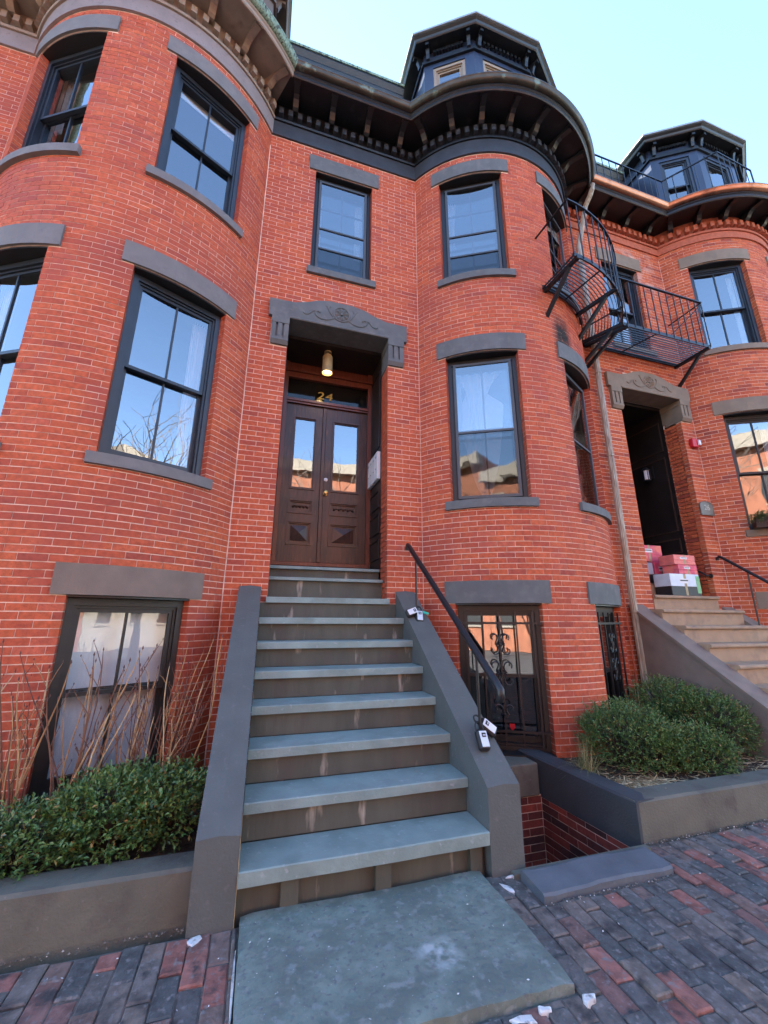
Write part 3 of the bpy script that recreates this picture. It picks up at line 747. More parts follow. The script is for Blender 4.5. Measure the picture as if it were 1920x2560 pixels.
# ------------------------------------------------------------------ roofs and octagonal dormers
def offset_poly(pts, d):
    """inset an open polyline by d to its left-hand side (towards the house)"""
    L_ = []
    for a, b in zip(pts, pts[1:]):
        a, b = Vector(a), Vector(b); t = (b-a).normalized(); n = Vector((-t.y, t.x)); L_.append((a+n*d, t))
    res = [L_[0][0]]
    for (p, t), (q, s_) in zip(L_, L_[1:]):
        den = t.x*s_.y-t.y*s_.x; k_ = ((q-p).x*s_.y-(q-p).y*s_.x)/den; res.append(p+t*k_)
    a, b = Vector(pts[-2]), Vector(pts[-1]); t = (b-a).normalized(); res.append(b+Vector((-t.y, t.x))*d)
    return [tuple(r_) for r_ in res]
EAVE = [(-1.58, 1.2), (-1.58, -.29), (-.635, -.865), (.635, -.865), (1.58, -.29), (1.58, 1.2)]
def strip(m_, bx, lines):
    """skin between successive polylines [(polyline, z)]"""
    k_ = len(lines[0][0]); vs = [(bx+x, y, z) for pl, z in lines for x, y in pl]; n_ = len(lines)
    m_.add(vs, [(i*k_+j, i*k_+j+1, (i+1)*k_+j+1, (i+1)*k_+j) for i in range(n_-1) for j in range(k_-1)])
    return m_
def dormer(h, paint, trim, fm):
    bx = BX[h]; hs = H[h]; I = lambda d: offset_poly(EAVE, d)
    wl = I(.26); m_ = MB()
    # facets with real window openings between posts
    wins = []
    facets = list(zip(wl, wl[1:]))
    for i, (a, b) in enumerate(facets):
        a, b = Vector(a), Vector(b); L_ = (b-a).length; t = (b-a).normalized(); n = Vector((-t.y, t.x))
        def P(u, o, z): q = a+t*u+n*o; return (bx+q.x, q.y, z)
        def slab(u0, u1, z0, z1):
            m_.add([P(u, o, z) for z in (z0, z1) for o in (0, .10) for u in (u0, u1)], [(0, 1, 3, 2), (4, 6, 7, 5), (0, 4, 5, 1), (2, 3, 7, 6), (0, 2, 6, 4), (1, 5, 7, 3)])
        if i in (0, 4): slab(0, L_, 9.36, 11.66); continue
        pw = .16 if i != 2 else .17
        slab(0, pw, 9.36, 11.66); slab(L_-pw, L_, 9.36, 11.66); slab(pw, L_-pw, 9.36, 9.85); slab(pw, L_-pw, 11.24, 11.66)
        wins.append((a+t*(L_/2)+n*.03, math.atan2(t.y, t.x), L_-2*pw))
    dm = m_.build('dormer', paint, hs)
    for c_, ang, W in wins:
        wv = make_window(hs, (bx+c_.x, c_.y, 9.855), ang, W, 1.38, 'dormer', fm, [('panel', 0, .3, 0, 1)])
    strip(MB(), bx, [(I(.26), 11.34), (I(.22), 11.34), (I(.22), 11.42), (I(.26), 11.43)]).build('moulding', trim, dm)
    strip(MB(), bx, [(I(.265), 11.645), (I(.06), 11.635), (I(.045), 11.65), (I(.03), 11.685), (I(.05), 11.70), (I(.005), 11.735), (I(.0), 11.75)]).build('eave', trim, dm)
    strip(MB(), bx, [(I(.01), 11.745), (I(-.02), 11.748), (I(-.02), 11.79), (I(.01), 11.80), (I(.6), 11.84)]).build('flashing', 'flashing', dm)
    # small dentils under the eave, brackets in pairs at the corners
    de = MB().box(-.022, .022, -.055, .0, 11.54, 11.61).mesh('dentil'); de.materials.append(MATS[trim])
    br = MB().prism([(0, 11.638), (.18, 11.638), (.18, 11.57), (.12, 11.58), (.09, 11.50), (.07, 11.40), (0, 11.38)], lambda o, z, t: (t, -o, z), -.03, .03).mesh('bracket')
    br.materials.append(MATS[trim]); recalc(br)
    for i, (a, b) in enumerate(facets):
        a, b = Vector(a), Vector(b); t = (b-a).normalized(); L_ = (b-a).length; ang = math.atan2(t.y, t.x)
        if i in (0, 4): us_d, us = [], [L_-.08] if i == 0 else [.08]
        else: us = [.08, L_-.08]; us_d = [.2+(L_-.4)*k_/9 for k_ in range(10)]
        for us_, me, nm in ((us_d, de, 'dentil'), (us, br, 'bracket')):
            for u in us_:
                o = link(nm, me, dm); o.location = (bx+(a+t*u).x, (a+t*u).y, 0); o.rotation_euler.z = ang
    # roof skin over the bow between gutter and dormer
    o_ = .48; poly = [(bx+(RAD+o_)*math.sin(t_*th_o(o_)), CY-(RAD+o_)*math.cos(t_*th_o(o_))) for t_ in [-1+2*i/30 for i in range(31)]]
    MB().prism(poly, lambda p, q, t: (p, q, t), 9.352, 9.40).build('bow_roof', 'slate_roof', hs)
    MB().prism([(bx+x, y) for x, y in I(.2)], lambda p, q, t: (p, q, t), 11.70, 11.76).build('dormer_roof', 'slate_roof', hs)
dormer(22, 'dormer_brown', 'dormer_brown', 'light_frame')
dormer(24, 'navy_paint', 'cornice_black', 'light_frame')
dormer(26, 'navy_paint', 'cornice_black', 'frame_blue')
for h in (22, 24, 26):
    hs = H[h]; xl = (BX[h-2]+1.57) if h > 22 else -5.7; xr = BX[h]-1.57
    m_ = MB(); m_.add([(xl-.6, -.47, 9.405), (xr+.6, -.47, 9.405), (xr+.6, -.10, 9.55), (xl-.6, -.10, 9.55), (xl-.6, .45, 11.30), (xr+.6, .45, 11.30), (xr+.6, .47, 9.36), (xl-.6, .47, 9.36)],
                      [(0, 1, 2, 3), (3, 2, 5, 4), (4, 5, 6, 7)])
    m_.build('mansard_slope', 'slate_roof', hs)
    r_ = MB().prism([(.45, 11.20), (.36, 11.20), (.335, 11.27), (.35, 11.33), (.30, 11.42), (.30, 11.455), (.45, 11.46)], lambda y, z, t: (t, y, z), xl-.02, xr+.02).build('roof_cornice', 'cornice_black', hs)
    MB().prism([(.50, 11.475), (.285, 11.462), (.275, 11.50), (.50, 11.53)], lambda y, z, t: (t, y, z), xl-.02, xr+.02).build('roof_cap', 'verdigris', r_)

# ------------------------------------------------------------------ entrances
def text_mesh(name, body, size, material, parent, loc, sx=1, shear=0, offset=0, space=1):
    fc = bpy.data.curves.new(name, 'FONT'); fc.body = body; fc.size = size; fc.extrude = .002; fc.shear = shear; fc.offset = offset; fc.align_x = 'CENTER'; fc.space_character = space
    t_ = bpy.data.objects.new(name+'_text', fc); col.objects.link(t_)
    me = bpy.data.meshes.new_from_object(t_.evaluated_get(bpy.context.evaluated_depsgraph_get())); bpy.data.objects.remove(t_)
    me.materials.clear(); me.materials.append(MATS[material])
    o = link(name, me, parent); o.location = loc; o.rotation_euler = (math.pi/2, 0, 0); o.scale = (sx, 1, 1); return o
def scroll(m_, pts, r, y):
    m_.tube([(x, y, z) for x, z in pts], r, 6)
def carved_lintel(h, material):
    hs = H[h]; d0, d1 = DOOR[h]; L0, L1 = d0-.263, d1+.273; cx_ = (L0+L1)/2; W = (L1-L0)/2
    prof = [(-W, 5.442), (W, 5.442), (W, 5.703)]
    for i in range(1, 12):
        t_ = 1-i/12*2
        u = abs(t_); zz = 5.703+.150*(1 if u < .16 else max(0, (.5+.5*math.cos(math.pi*min(1, (u-.16)/.56)))))
        prof.append((t_*W, zz))
    prof.append((-W, 5.703))
    ent = MB().prism([(cx_+x, z) for x, z in prof], lambda x, z, t: (x, t, z), -.055, .29).build('door_lintel', material, hs)
    # rope moulding along the soffit edge
    MB().tube([(d0+.01, -.058, 5.447), (d1-.01, -.058, 5.447)], .018, 8).build('bead', material, ent, smooth=True)
    # rosette: ring, petals, boss
    zc, yc = 5.665, -.056
    m_ = MB()
    ring = [(cx_+.112*math.cos(a_), yc, zc+.112*math.sin(a_)) for a_ in [2*math.pi*i/28 for i in range(28)]]
    m_.tube(ring, .014, 6, closed=True)
    m_.build('rosette_ring', material, ent, smooth=True)
    for i in range(8):
        a_ = 2*math.pi*i/8+.2; Mx = Matrix.Translation((cx_, yc, zc)) @ Matrix.Rotation(-a_, 4, 'Y')
        pm = MB(); vs = []
        for rr, wd, ht in ((.024, .008, .006), (.046, .022, .020), (.070, .031, .026), (.088, .028, .020), (.098, .010, .006)):
            for s_ in (-1, 0, 1): vs.append(Mx @ Vector((rr, -(ht if s_ == 0 else .001), s_*wd)))
        pm.add(vs, [(k_*3+j, k_*3+j+1, (k_+1)*3+j+1, (k_+1)*3+j) for k_ in range(4) for j in (0, 1)]); pm.build('petal', material, ent)
    MB().lathe([(.001, .026), (.018, .020), (.024, .0)], 12, Matrix.Translation((cx_, yc, zc)) @ Matrix.Rotation(math.pi/2, 4, 'X')).build('boss', material, ent, smooth=True)
    for s_ in (-1, 1):
        q = MB()
        P1 = [(.02, -.105), (.09, -.085), (.15, -.02), (.185, .045)]                       # lily stem
        P2 = [(.10, -.075), (.16, -.115), (.24, -.135), (.32, -.115), (.36, -.07), (.35, -.03), (.315, -.02), (.30, -.045)]
        P3 = [(.345, -.02), (.40, -.035), (.44, -.085), (.49, -.105), (.52, -.085)]
        for pp, rr in ((P1, .010), (P2, .012), (P3, .012)):
            sm = []
            for i in range(len(pp)-1):
                p0, p1, p2, p3 = pp[max(i-1, 0)], pp[i], pp[i+1], pp[min(i+2, len(pp)-1)]
                for k_ in range(5):
                    t_ = k_/5; sm.append(tuple(.5*((2*p1[c_])+(-p0[c_]+p2[c_])*t_+(2*p0[c_]-5*p1[c_]+4*p2[c_]-p3[c_])*t_*t_+(-p0[c_]+3*p1[c_]-3*p2[c_]+p3[c_])*t_**3) for c_ in (0, 1)))
            sm.append(pp[-1]); scroll(q, [(cx_+s_*x, zc+z) for x, z in sm], rr, yc)
        for dx, dz in ((-.03, .055), (0, .065), (.03, .055)):
            scroll(q, [(cx_+s_*.185, zc+.045), (cx_+s_*(.185+dx*.6), zc+.045+dz*.7), (cx_+s_*(.185+dx*1.3), zc+.045+dz)], [.007, .011, .003], yc)
        q.build('scroll', material, ent, smooth=True)
    # consoles with fluting, running into the reveal
    for x0, x1, nin in ((L0+.045, d0+.008, 1), (d1-.008, L1-.045, -1)):
        m_ = MB(); m_.box(x0, x1, -.062, RVL[h]+.004, 5.34, 5.441)
        xs = [x0+.004+(x1-x0-.008)*f_ for f_ in (0, .25, .36, .62, .73, 1)]
        for a, b in ((0, 1), (2, 3), (4, 5)): m_.box(xs[a], xs[b], -.055, -.03, 5.13, 5.339)
        m_.box(x0+.006, x1-.006, -.031, RVL[h]+.003, 5.10, 5.338)
        m_.prism([(-.055, 5.129), (.28, 5.129), (.28, 5.035), (-.03, 5.035), (-.06, 5.085)], lambda y, z, t: (t, y, z), x0+.002, x1-.002)
        m_.build('console', material, hs)
carved_lintel(24, 'stone_slate'); carved_lintel(26, 'stone_tan')

# vestibule of the nearer house: panelled sides, ceiling, double doors
hs = H[24]; d0, d1 = DOOR[24]; YD = .85
def panelled(name, parent, x, nx, y0, y1, z0, z1, rows, material, trim):
    """side wall at x facing nx with recessed panels (each row: z0,z1)"""
    b_ = MB(); b_.box(min(x, x-nx*.05), max(x, x-nx*.05), y0, y1, z0, z1); w_ = b_.build(name, material, parent)
    for a, b in rows:
        r_ = MB(); w1 = .022
        for (ya, yb, za, zb) in ((y0+.07, y1-.07, a, a+w1), (y0+.07, y1-.07, b-w1, b), (y0+.07, y0+.07+w1, a+w1, b-w1), (y1-.07-w1, y1-.07, a+w1, b-w1)):
            r_.box(min(x, x+nx*.014), max(x, x+nx*.014), ya, yb, za, zb)
        r_.build('panel_moulding', trim, w_)
    return w_
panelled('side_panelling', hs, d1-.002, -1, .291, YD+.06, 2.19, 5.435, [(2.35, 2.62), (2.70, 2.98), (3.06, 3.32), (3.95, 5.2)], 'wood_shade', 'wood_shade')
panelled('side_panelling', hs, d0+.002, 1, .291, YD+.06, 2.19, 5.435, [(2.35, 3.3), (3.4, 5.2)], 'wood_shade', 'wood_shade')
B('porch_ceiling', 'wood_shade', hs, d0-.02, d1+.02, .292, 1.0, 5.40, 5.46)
fr = MB(); fr.box(d0+.003, .145, YD-.03, YD+.10, 2.25, 5.40); fr.box(1.385, d1-.003, YD-.03, YD+.10, 2.25, 5.40)
fr.box(.145, 1.385, YD-.035, YD+.10, 4.705, 4.785); fr.box(.145, 1.385, YD-.03, YD+.10, 5.135, 5.24); fr.box(.145, 1.385, YD+.0, YD+.10, 5.24, 5.40)
fr.box(d0+.003, d1-.003, YD-.065, YD-.036, 5.22, 5.262); fr.box(.145, 1.385, YD-.055, YD-.036, 4.735, 4.765)
dfr = fr.build('door_frame', 'wood_red', hs)
B('threshold', 'wood_red', dfr, d0+.003, d1-.03, YD-.09, YD+.1, 2.262, 2.318, bev=.008)
B('transom', 'glass_dark', dfr, .140, 1.39, YD+.02, YD+.03, 4.78, 5.14)
B('transom_backing', 'room', dfr, .140, 1.39, YD+.06, YD+.07, 4.78, 5.14)
text_mesh('house_number', '24', .175, 'gold_leaf', dfr, (.705, YD+.016, 4.855), 1.35, .10, .001, 1.10)
def door_leaf(x0, x1, hand):
    z0, z1 = 2.322, 4.70; y0, y1 = YD, YD+.05; st = .125; m_ = MB()
    gz0, gz1, p1a, p1b, p2a, p2b = 3.375, 4.49, 3.02, 3.20, 2.575, 2.885
    m_.box(x0, x0+st, y0, y1, z0, z1); m_.box(x1-st, x1, y0, y1, z0, z1)
    for a, b in ((z0, p2a), (p2b, p1a), (p1b, gz0), (gz1, z1)): m_.box(x0+st, x1-st, y0, y1, a, b)
    lf = m_.build('door', 'wood_dark', hs)
    a, b = x0+st, x1-st
    B('pane', 'glass', lf, a-.003, b+.003, y0+.022, y0+.028, gz0-.003, gz1+.003)
    for za, zb, nm in ((gz0, gz1, 'glazing_bead'), (p1a, p1b, 'panel_moulding'), (p2a, p2b, 'panel_moulding')):
        r_ = MB()
        for k_, (wd, yy) in enumerate(((.020, -.014), (.016, .004))):
            e = k_*.020
            for (xa, xb, z_a, z_b) in ((a-.012+e, b+.012-e, za-.012+e, za-.012+e+wd), (a-.012+e, b+.012-e, zb+.012-e-wd, zb+.012-e), (a-.012+e, a-.012+e+wd, za-.012+e+wd, zb+.012-e-wd), (b+.012-e-wd, b+.012-e, za-.012+e+wd, zb+.012-e-wd)):
                r_.box(xa, xb, y0+yy, y0+.02, z_a, z_b)
        r_.build(nm, 'wood_dark', lf)
    pn = MB(); pn.box(a-.002, b+.002, y0+.026, y0+.045, p2a-.002, p2b+.002)
    cx_, cz_ = (a+b)/2, (p2a+p2b)/2; ix, iz = (b-a)/2-.05, (p2b-p2a)/2-.05
    pn.add([(cx_-ix, y0+.012, cz_-iz), (cx_+ix, y0+.012, cz_-iz), (cx_+ix, y0+.012, cz_+iz), (cx_-ix, y0+.012, cz_+iz), (cx_, y0-.03, cz_),
            (cx_-ix, y0+.027, cz_-iz), (cx_+ix, y0+.027, cz_-iz), (cx_+ix, y0+.027, cz_+iz), (cx_-ix, y0+.027, cz_+iz)],
           [(0, 1, 4), (1, 2, 4), (2, 3, 4), (3, 0, 4), (0, 5, 6, 1), (1, 6, 7, 2), (2, 7, 8, 3), (3, 8, 5, 0)])
    pn.build('pyramid_panel', 'wood_dark', lf)
    pn = MB(); pn.box(a-.002, b+.002, y0+.026, y0+.045, p1a-.002, p1b+.002); cz_ = (p1a+p1b)/2
    for k_ in range(-4, 5):
        xx = cx_+k_*(b-a-.1)/9; rr = .020 if k_ % 2 == 0 else .013
        Mx = Matrix.Translation((xx, y0+.026, cz_+(.012 if k_ % 2 else 0))) @ Matrix.Rotation(math.pi/2, 4, 'X')
        pn.lathe([(rr, 0), (rr*.8, .012), (rr*.3, .018), (.001, .014)], 8, Mx)
    pn.build('carved_panel', 'wood_dark', lf, smooth=True)
    return lf
dl = door_leaf(.147, .722, 1); dr = door_leaf(.728, 1.383, -1)
B('meeting_strip', 'wood_dark', dr, .690, .745, YD-.02, YD-.001, 2.33, 4.69, bev=.006)
Mk = Matrix.Translation((.775, YD, 3.335)) @ Matrix.Rotation(math.pi/2, 4, 'X')
MB().lathe([(.034, 0), (.034, .006), (.012, .008), (.012, .03), (.030, .045), (.034, .06), (.022, .075), (.001, .078)], 16, Mk).build('door_knob', 'brass', dr, smooth=True)
Mk = Matrix.Translation((.775, YD, 3.545)) @ Matrix.Rotation(math.pi/2, 4, 'X')
MB().lathe([(.028, 0), (.028, .008), (.02, .012), (.001, .013)], 16, Mk).build('deadbolt', 'silver_face', dr, smooth=True)
# porch lamp: hanging cylinder with a lit diffuser
lp = thing('porch_lamp', 'tan cylinder ceiling lamp lit in the dark porch above the number 24', 'lamp', (.67, .45, 5.4))
Ml = Matrix.Translation((.67, .45, 0))
MB().lathe([(.055, 5.40), (.055, 5.38), (.02, 5.38), (.02, 5.345), (.058, 5.34), (.074, 5.31), (.076, 5.05), (.072, 5.05), (.070, 5.07), (.06, 5.08)], 24, Ml).build('lamp_body', 'lamp_tan', lp, smooth=True)
MB().lathe([(.066, 5.076), (.058, 5.072), (.001, 5.07)], 20, Ml).build('diffuser', 'lamp_glow', lp, smooth=True)
pl = bpy.data.lights.new('lamp_bulb', 'POINT'); pl.energy = .25; pl.color = (1, .7, .35); pl.shadow_soft_size = .05
po = bpy.data.objects.new('lamp_bulb', pl); col.objects.link(po); set_parent(po, lp); po.location = (.67, .45, 5.02)
# white mailboxes on the porch side wall
mbx = thing('mailbox_bank', 'row of white vertical mailboxes on the porch side wall beside the wooden doors', 'mailbox', (d1-.03, .57, 3.5))
for i in range(4):
    y0 = .31+i*.135
    b_ = MB(); b_.bevbox(d1-.055, d1-.004, y0, y0+.125, 3.45, 3.86, .006); bb = b_.build('mailbox', 'white_metal', mbx)
    B('name_slot', 'box_grey', bb, d1-.058, d1-.0545, y0+.03, y0+.095, 3.77, 3.80); B('lock', 'rubber_black', bb, d1-.058, d1-.0545, y0+.055, y0+.07, 3.60, 3.615)

# ------------------------------------------------------------------ farther entrance
hs = H[26]; d0, d1 = DOOR[26]
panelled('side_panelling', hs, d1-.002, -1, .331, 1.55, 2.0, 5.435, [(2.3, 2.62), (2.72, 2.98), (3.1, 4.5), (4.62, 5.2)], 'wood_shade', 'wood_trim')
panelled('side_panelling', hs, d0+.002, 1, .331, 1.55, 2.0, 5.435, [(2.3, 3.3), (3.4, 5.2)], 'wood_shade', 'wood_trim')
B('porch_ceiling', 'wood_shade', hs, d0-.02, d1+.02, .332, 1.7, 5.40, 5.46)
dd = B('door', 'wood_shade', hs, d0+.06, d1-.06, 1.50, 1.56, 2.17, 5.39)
for a, b in ((2.4, 3.2), (3.35, 4.9)):
    r_ = MB(); frame_ring(r_, d0+.25, d1-.25, a, b, .03, 1.485, 1.499); r_.build('panel_moulding', 'wood_trim', dd)
B('porch_floor', 'sandstone', hs, d0-.02, d1+.02, .335, 1.6, 1.9, 2.168)
ln = thing('wall_lantern', 'black carriage lantern with pale glass on the dark porch panelling', 'lantern', (d1-.03, .78, 4.2))
m_ = MB(); m_.box(d1-.022, d1-.003, .66, .78, 4.18, 4.42); m_.bar((d1-.02, .72, 4.36), (d1-.12, .72, 4.37), .02); m_.build('bracket', 'black_paint', ln)
m_ = MB(); m_.lathe([(.02, 4.40), (.05, 4.37), (.075, 4.345), (.075, 4.33)], 8, Matrix.Translation((d1-.13, .72, 0))); m_.lathe([(.07, 4.14), (.07, 4.125), (.03, 4.10)], 8, Matrix.Translation((d1-.13, .72, 0)))
for i in range(6): a_ = i*math.pi/3; m_.bar((d1-.13+.066*math.cos(a_), .72+.066*math.sin(a_), 4.14), (d1-.13+.066*math.cos(a_), .72+.066*math.sin(a_), 4.33), .009)
m_.build('cage', 'black_paint', ln)
MB().lathe([(.045, 4.141), (.045, 4.329)], 10, Matrix.Translation((d1-.13, .72, 0))).build('lamp_glass', 'clear_lens', ln, smooth=True)
al = thing('fire_alarm_strobe', 'small red alarm strobe on the brick pier beside the far porch', 'alarm', (7.13, 0, 4.6))
MB().bevbox(7.055, 7.205, -.07, -.002, 4.53, 4.69, .008).build('housing', 'alarm_red', al)
MB().bevbox(7.165, 7.215, -.10, -.071, 4.56, 4.66, .006).build('lens', 'clear_lens', al)
pq = thing('number_plaque', 'bronze arched plaque reading 26 on the brick pier', 'plaque', (7.12, 0, 3.4))
pts = [(6.985, 3.31), (7.255, 3.31), (7.255, 3.47)]+[(7.12+.135*math.cos(a_)*1.0, 3.47+.055*math.sin(a_)) for a_ in [math.pi*i/10 for i in range(1, 10)]]+[(6.985, 3.47)]
MB().prism(pts, lambda x, z, t: (x, t, z), -.028, -.002).build('plate', 'plaque', pq)
pts2 = [(7.12+(x-7.12)*1.06, 3.41+(z-3.41)*1.08) for x, z in pts]; m_ = MB(); m_.tube([(x, -.024, z) for x, z in pts2], .010, 6, closed=True); m_.build('rim', 'plaque', pq, smooth=True)
text_mesh('plaque_number', '26', .13, 'plaque_letter', pq, (7.12, -.031, 3.385))

# ------------------------------------------------------------------ stoops
def cheek_poly(front, ztop, zfront, arch=False):
    p_ = [(front, -.2), (front, zfront), (-.004, ztop), (-.004, -.2)]
    return p_
st = thing('stoop', 'grey stone stoop of ten bluestone treads climbing to the wooden double doors', 'steps', (.78, -1, 0))
def cheek(parent, x0, x1, front, zf, zt, material, ridge=.012, name='cheek_wall'):
    m_ = MB(); xm = (x0+x1)/2
    prof = lambda y: zf+(zt-zf)*(y-front)/(-.004-front)
    vs = []
    ys = [front, -.004]
    for y in ys:
        for x, dz in ((x0, 0), (xm, ridge), (x1, 0)): vs.append((x, y, prof(y)+dz))
        for x in (x1, x0): vs.append((x, y, -.25))
    m_.add(vs, [(0, 1, 2, 3, 4)[::-1], (5, 6, 7, 8, 9)]+[(i, (i+1) % 5, 5+(i+1) % 5, 5+i) for i in range(5)])
    return m_.build(name, material, parent)
cheek(st, -.235, -.002, -1.95, .405, 1.92, 'cheek_paint'); cheek(st, 1.562, 1.81, -1.955, .485, 1.90, 'cheek_paint')
for k_ in range(1, 11):
    if k_ <= 8: z = .235+.226*(k_-1); y = -1.96+.2743*(k_-1); x0, x1 = 0.0, 1.56
    else: z = (2.055, 2.205)[k_-9]; y = (.17, .325)[k_-9]; x0, x1 = .072, 1.455
    if k_ == 8: x0, x1 = .055, 1.478; y = -.045; z = 1.812
    dep = (.31 if k_ < 8 else .26 if k_ == 8 else .20 if k_ == 9 else .60)
    th_ = .062 if k_ > 1 else .075
    if k_ >= 9: th_ = .035
    tr = MB(); vs = []; n_ = 8
    for i in range(n_+1):                               # slightly uneven front edge
        u = x0+.002+(x1-x0-.004)*i/n_; e = rnd.uniform(-.004, .004)
        for yy, zz in ((y+e, z-th_), (y+e*.6, z-.006), (y+.006+e, z), (y+dep, z), (y+dep, z-th_)): vs.append((u, yy, zz))
    tr.add(vs, [(i*5+j, i*5+(j+1) % 5, (i+1)*5+(j+1) % 5, (i+1)*5+j) for i in range(n_) for j in range(5)]+[(0, 1, 2, 3, 4)[::-1], tuple(n_*5+j for j in range(5))])
    tr.build('tread', 'bluestone', st)
    zl = -.15 if k_ == 1 else (z-.226 if k_ < 9 else (1.813 if k_ == 9 else 2.056))
    yr = y+(.045 if k_ > 1 else .10)
    rx0, rx1 = (x0+.001, x1-.001) if k_ < 8 else ((-.001, 1.561) if k_ == 8 else (x0, x1))
    if k_ == 8: yr = -.003-.012; 
    B('riser', 'riser_paint', st, rx0, rx1, yr, yr+.06 if k_ != 8 else -.0035+.01, zl-.02 if k_ == 1 else zl+.002, z-th_-.001)
    if k_ == 8: B('landing_fill', 'riser_paint', st, .074, 1.453, .02, .30, 1.60, 1.748)
for x in (.24, .80, 1.44): B('riser_pier', 'riser_paint', st, x, x+.10 if x < 1 else x+.085, -1.90, -1.859, -.12, .158)
MB().prism([(-1.80, -.2), (-1.80, .10), (-1.50, .14), (-.05, 1.45), (-.05, -.2)], lambda y, z, t: (t, y, z), .004, 1.556).build('stair_core', 'riser_paint', st)
sl_ = MB()
nx_, ny_ = 24, 16; vs = []; tops = {}
for j in range(ny_+1):
    for i in range(nx_+1):
        x = SLAB[0]+(SLAB[1]-SLAB[0])*i/nx_; y = SLAB[2]+(SLAB[3]-SLAB[2])*j/ny_
        z = .006+.004*math.sin(x*5+y*3)+rnd.uniform(-.0012, .0012)
        if i in (0, nx_): x += rnd.uniform(-.004, .004); z -= .008
        if j == 0: y += rnd.uniform(-.006, .006); z -= .008
        vs.append((x, y, z))
fs = [(j*(nx_+1)+i, j*(nx_+1)+i+1, (j+1)*(nx_+1)+i+1, (j+1)*(nx_+1)+i) for j in range(ny_) for i in range(nx_)]
bd = [i for i in range(nx_+1)]+[(j)*(nx_+1)+nx_ for j in range(1, ny_+1)]+[ny_*(nx_+1)+i for i in range(nx_-1, -1, -1)]+[j*(nx_+1) for j in range(ny_-1, 0, -1)]
n0 = len(vs); vs += [(vs[i][0], vs[i][1], -.09) for i in bd]
fs += [(bd[i], bd[(i+1) % len(bd)], n0+(i+1) % len(bd), n0+i) for i in range(len(bd))]
sl_.add(vs, fs); so_ = sl_.build('paving_slab', 'slab_stone', None, smooth=True); tag(so_, 'large greenish bluestone slab in the pavement at the foot of the grey stoop', 'slab')

st2 = thing('stoop', 'tan sandstone stoop with rounded treads beyond the boxwood bushes', 'steps', (6.3, -1, 0))
def cheek_arch(parent, x0, x1, front, zf, zt, material):
    a0, a1, za = -.95, -.45, .42
    arc = [(a0+(a1-a0)*(.5-.5*math.cos(math.pi*i/10)), za+.20*math.sin(math.pi*i/10)) for i in range(11)]
    poly = [(front, -.25), (front, zf), (-.004, zt), (-.004, -.25), (a1, -.25)]+arc[::-1]+[(a0, -.25)]
    return MB().prism(poly, lambda y, z, t: (t, y, z), x0, x1).build('cheek_wall', material, parent)
cheek_arch(st2, 5.16, 5.40, -1.95, .33, 1.76, 'stone_brownish')
MB().prism([(-1.95, .331), (-1.95, .375), (-.004, 1.805), (-.004, 1.761)], lambda y, z, t: (t, y, z), 5.13, 5.41).build('coping', 'stone_brownish', st2)
cheek(st2, 7.02, 7.24, -1.95, .36, 1.79, 'stone_brownish', 0)
for k_ in range(1, 9):
    z = 1.95-.218*(8-k_); y = -.045-.275*(8-k_) if k_ < 8 else -.045; x0, x1 = (5.412, 7.018) if k_ < 8 else (d0+.003, d1-.003)
    poly = [(y+.02, z-.05), (y+.004, z-.042), (y, z-.028), (y+.004, z-.012), (y+.02, z), (y+.34, z), (y+.34, z-.05)]
    MB().prism(poly, lambda yy, zz, t: (t, yy, zz), x0, x1).build('tread', 'sandstone', st2, smooth=False)
    B('riser', 'sandstone', st2, x0+.002, x1-.002, y+.04, y+.14, z-.217 if k_ > 1 else -.2, z-.051)
B('riser', 'sandstone', st2, d0+.004, d1-.004, .29, .334, 1.951, 2.13)

# ------------------------------------------------------------------ handrails and key boxes
def handrail(label, X, top, bot, posts, r=.029):
    t_ = thing('handrail', label, 'handrail', (X, posts[-1][0], posts[-1][1]))
    a, b = Vector((X, *top)), Vector((X, *bot)); d_ = (b-a).normalized()
    ty, tz = top; by, bz = bot
    path = [(X, ty+.045, tz-.055), (X, ty+.04, tz-.02), (X, ty+.012, tz+.004), tuple(a+d_*.05)]
    path += [tuple(a+d_*((b-a).length*f_)) for f_ in (.25, .5, .75)]+[tuple(b-d_*.06), (X, by-.004, bz-.006), (X, by-.006, bz-.045), (X, by+.012, bz-.075)]
    MB().tube(path, r, 12).build('rail', 'black_paint', t_, smooth=True)
    for y, z0 in posts:
        f_ = (y-ty)/(by-ty); zt = tz+(bz-tz)*f_
        m_ = MB(); m_.tube([(X, y, z0-.04), (X, y, zt-.01)], .0115, 8); m_.build('post', 'black_paint', t_, smooth=True)
    return t_
handrail('black pipe handrail on the right cheek of the grey stoop', 1.685, (-.14, 2.455), (-1.99, 1.10), [(-.385, 1.63), (-1.675, .69)])
handrail('black handrail on the sandstone stoop near the right edge', 7.13, (-.06, 2.59), (-1.6, 1.35), [(-.40, 1.42), (-1.4, .70)], .022)
gr_ = thing('grab_rail', 'short dark grab rail fixed inside the far porch behind the boxes', 'handrail', (d1, .3, 2.4))
MB().tube([(d1-.01, .02, 2.28), (d1-.06, .04, 2.28), (d1-.07, .1, 2.33), (d1-.07, .75, 2.72), (d1-.01, .80, 2.72)], .013, 8).build('rail', 'rubber_black', gr_, smooth=True)
MB().lathe([(.035, 0), (.035, .01), (.01, .012)], 12, Matrix.Translation((d1-.002, .02, 2.28)) @ Matrix.Rotation(-math.pi/2, 4, 'Y')).build('flange', 'rubber_black', gr_)
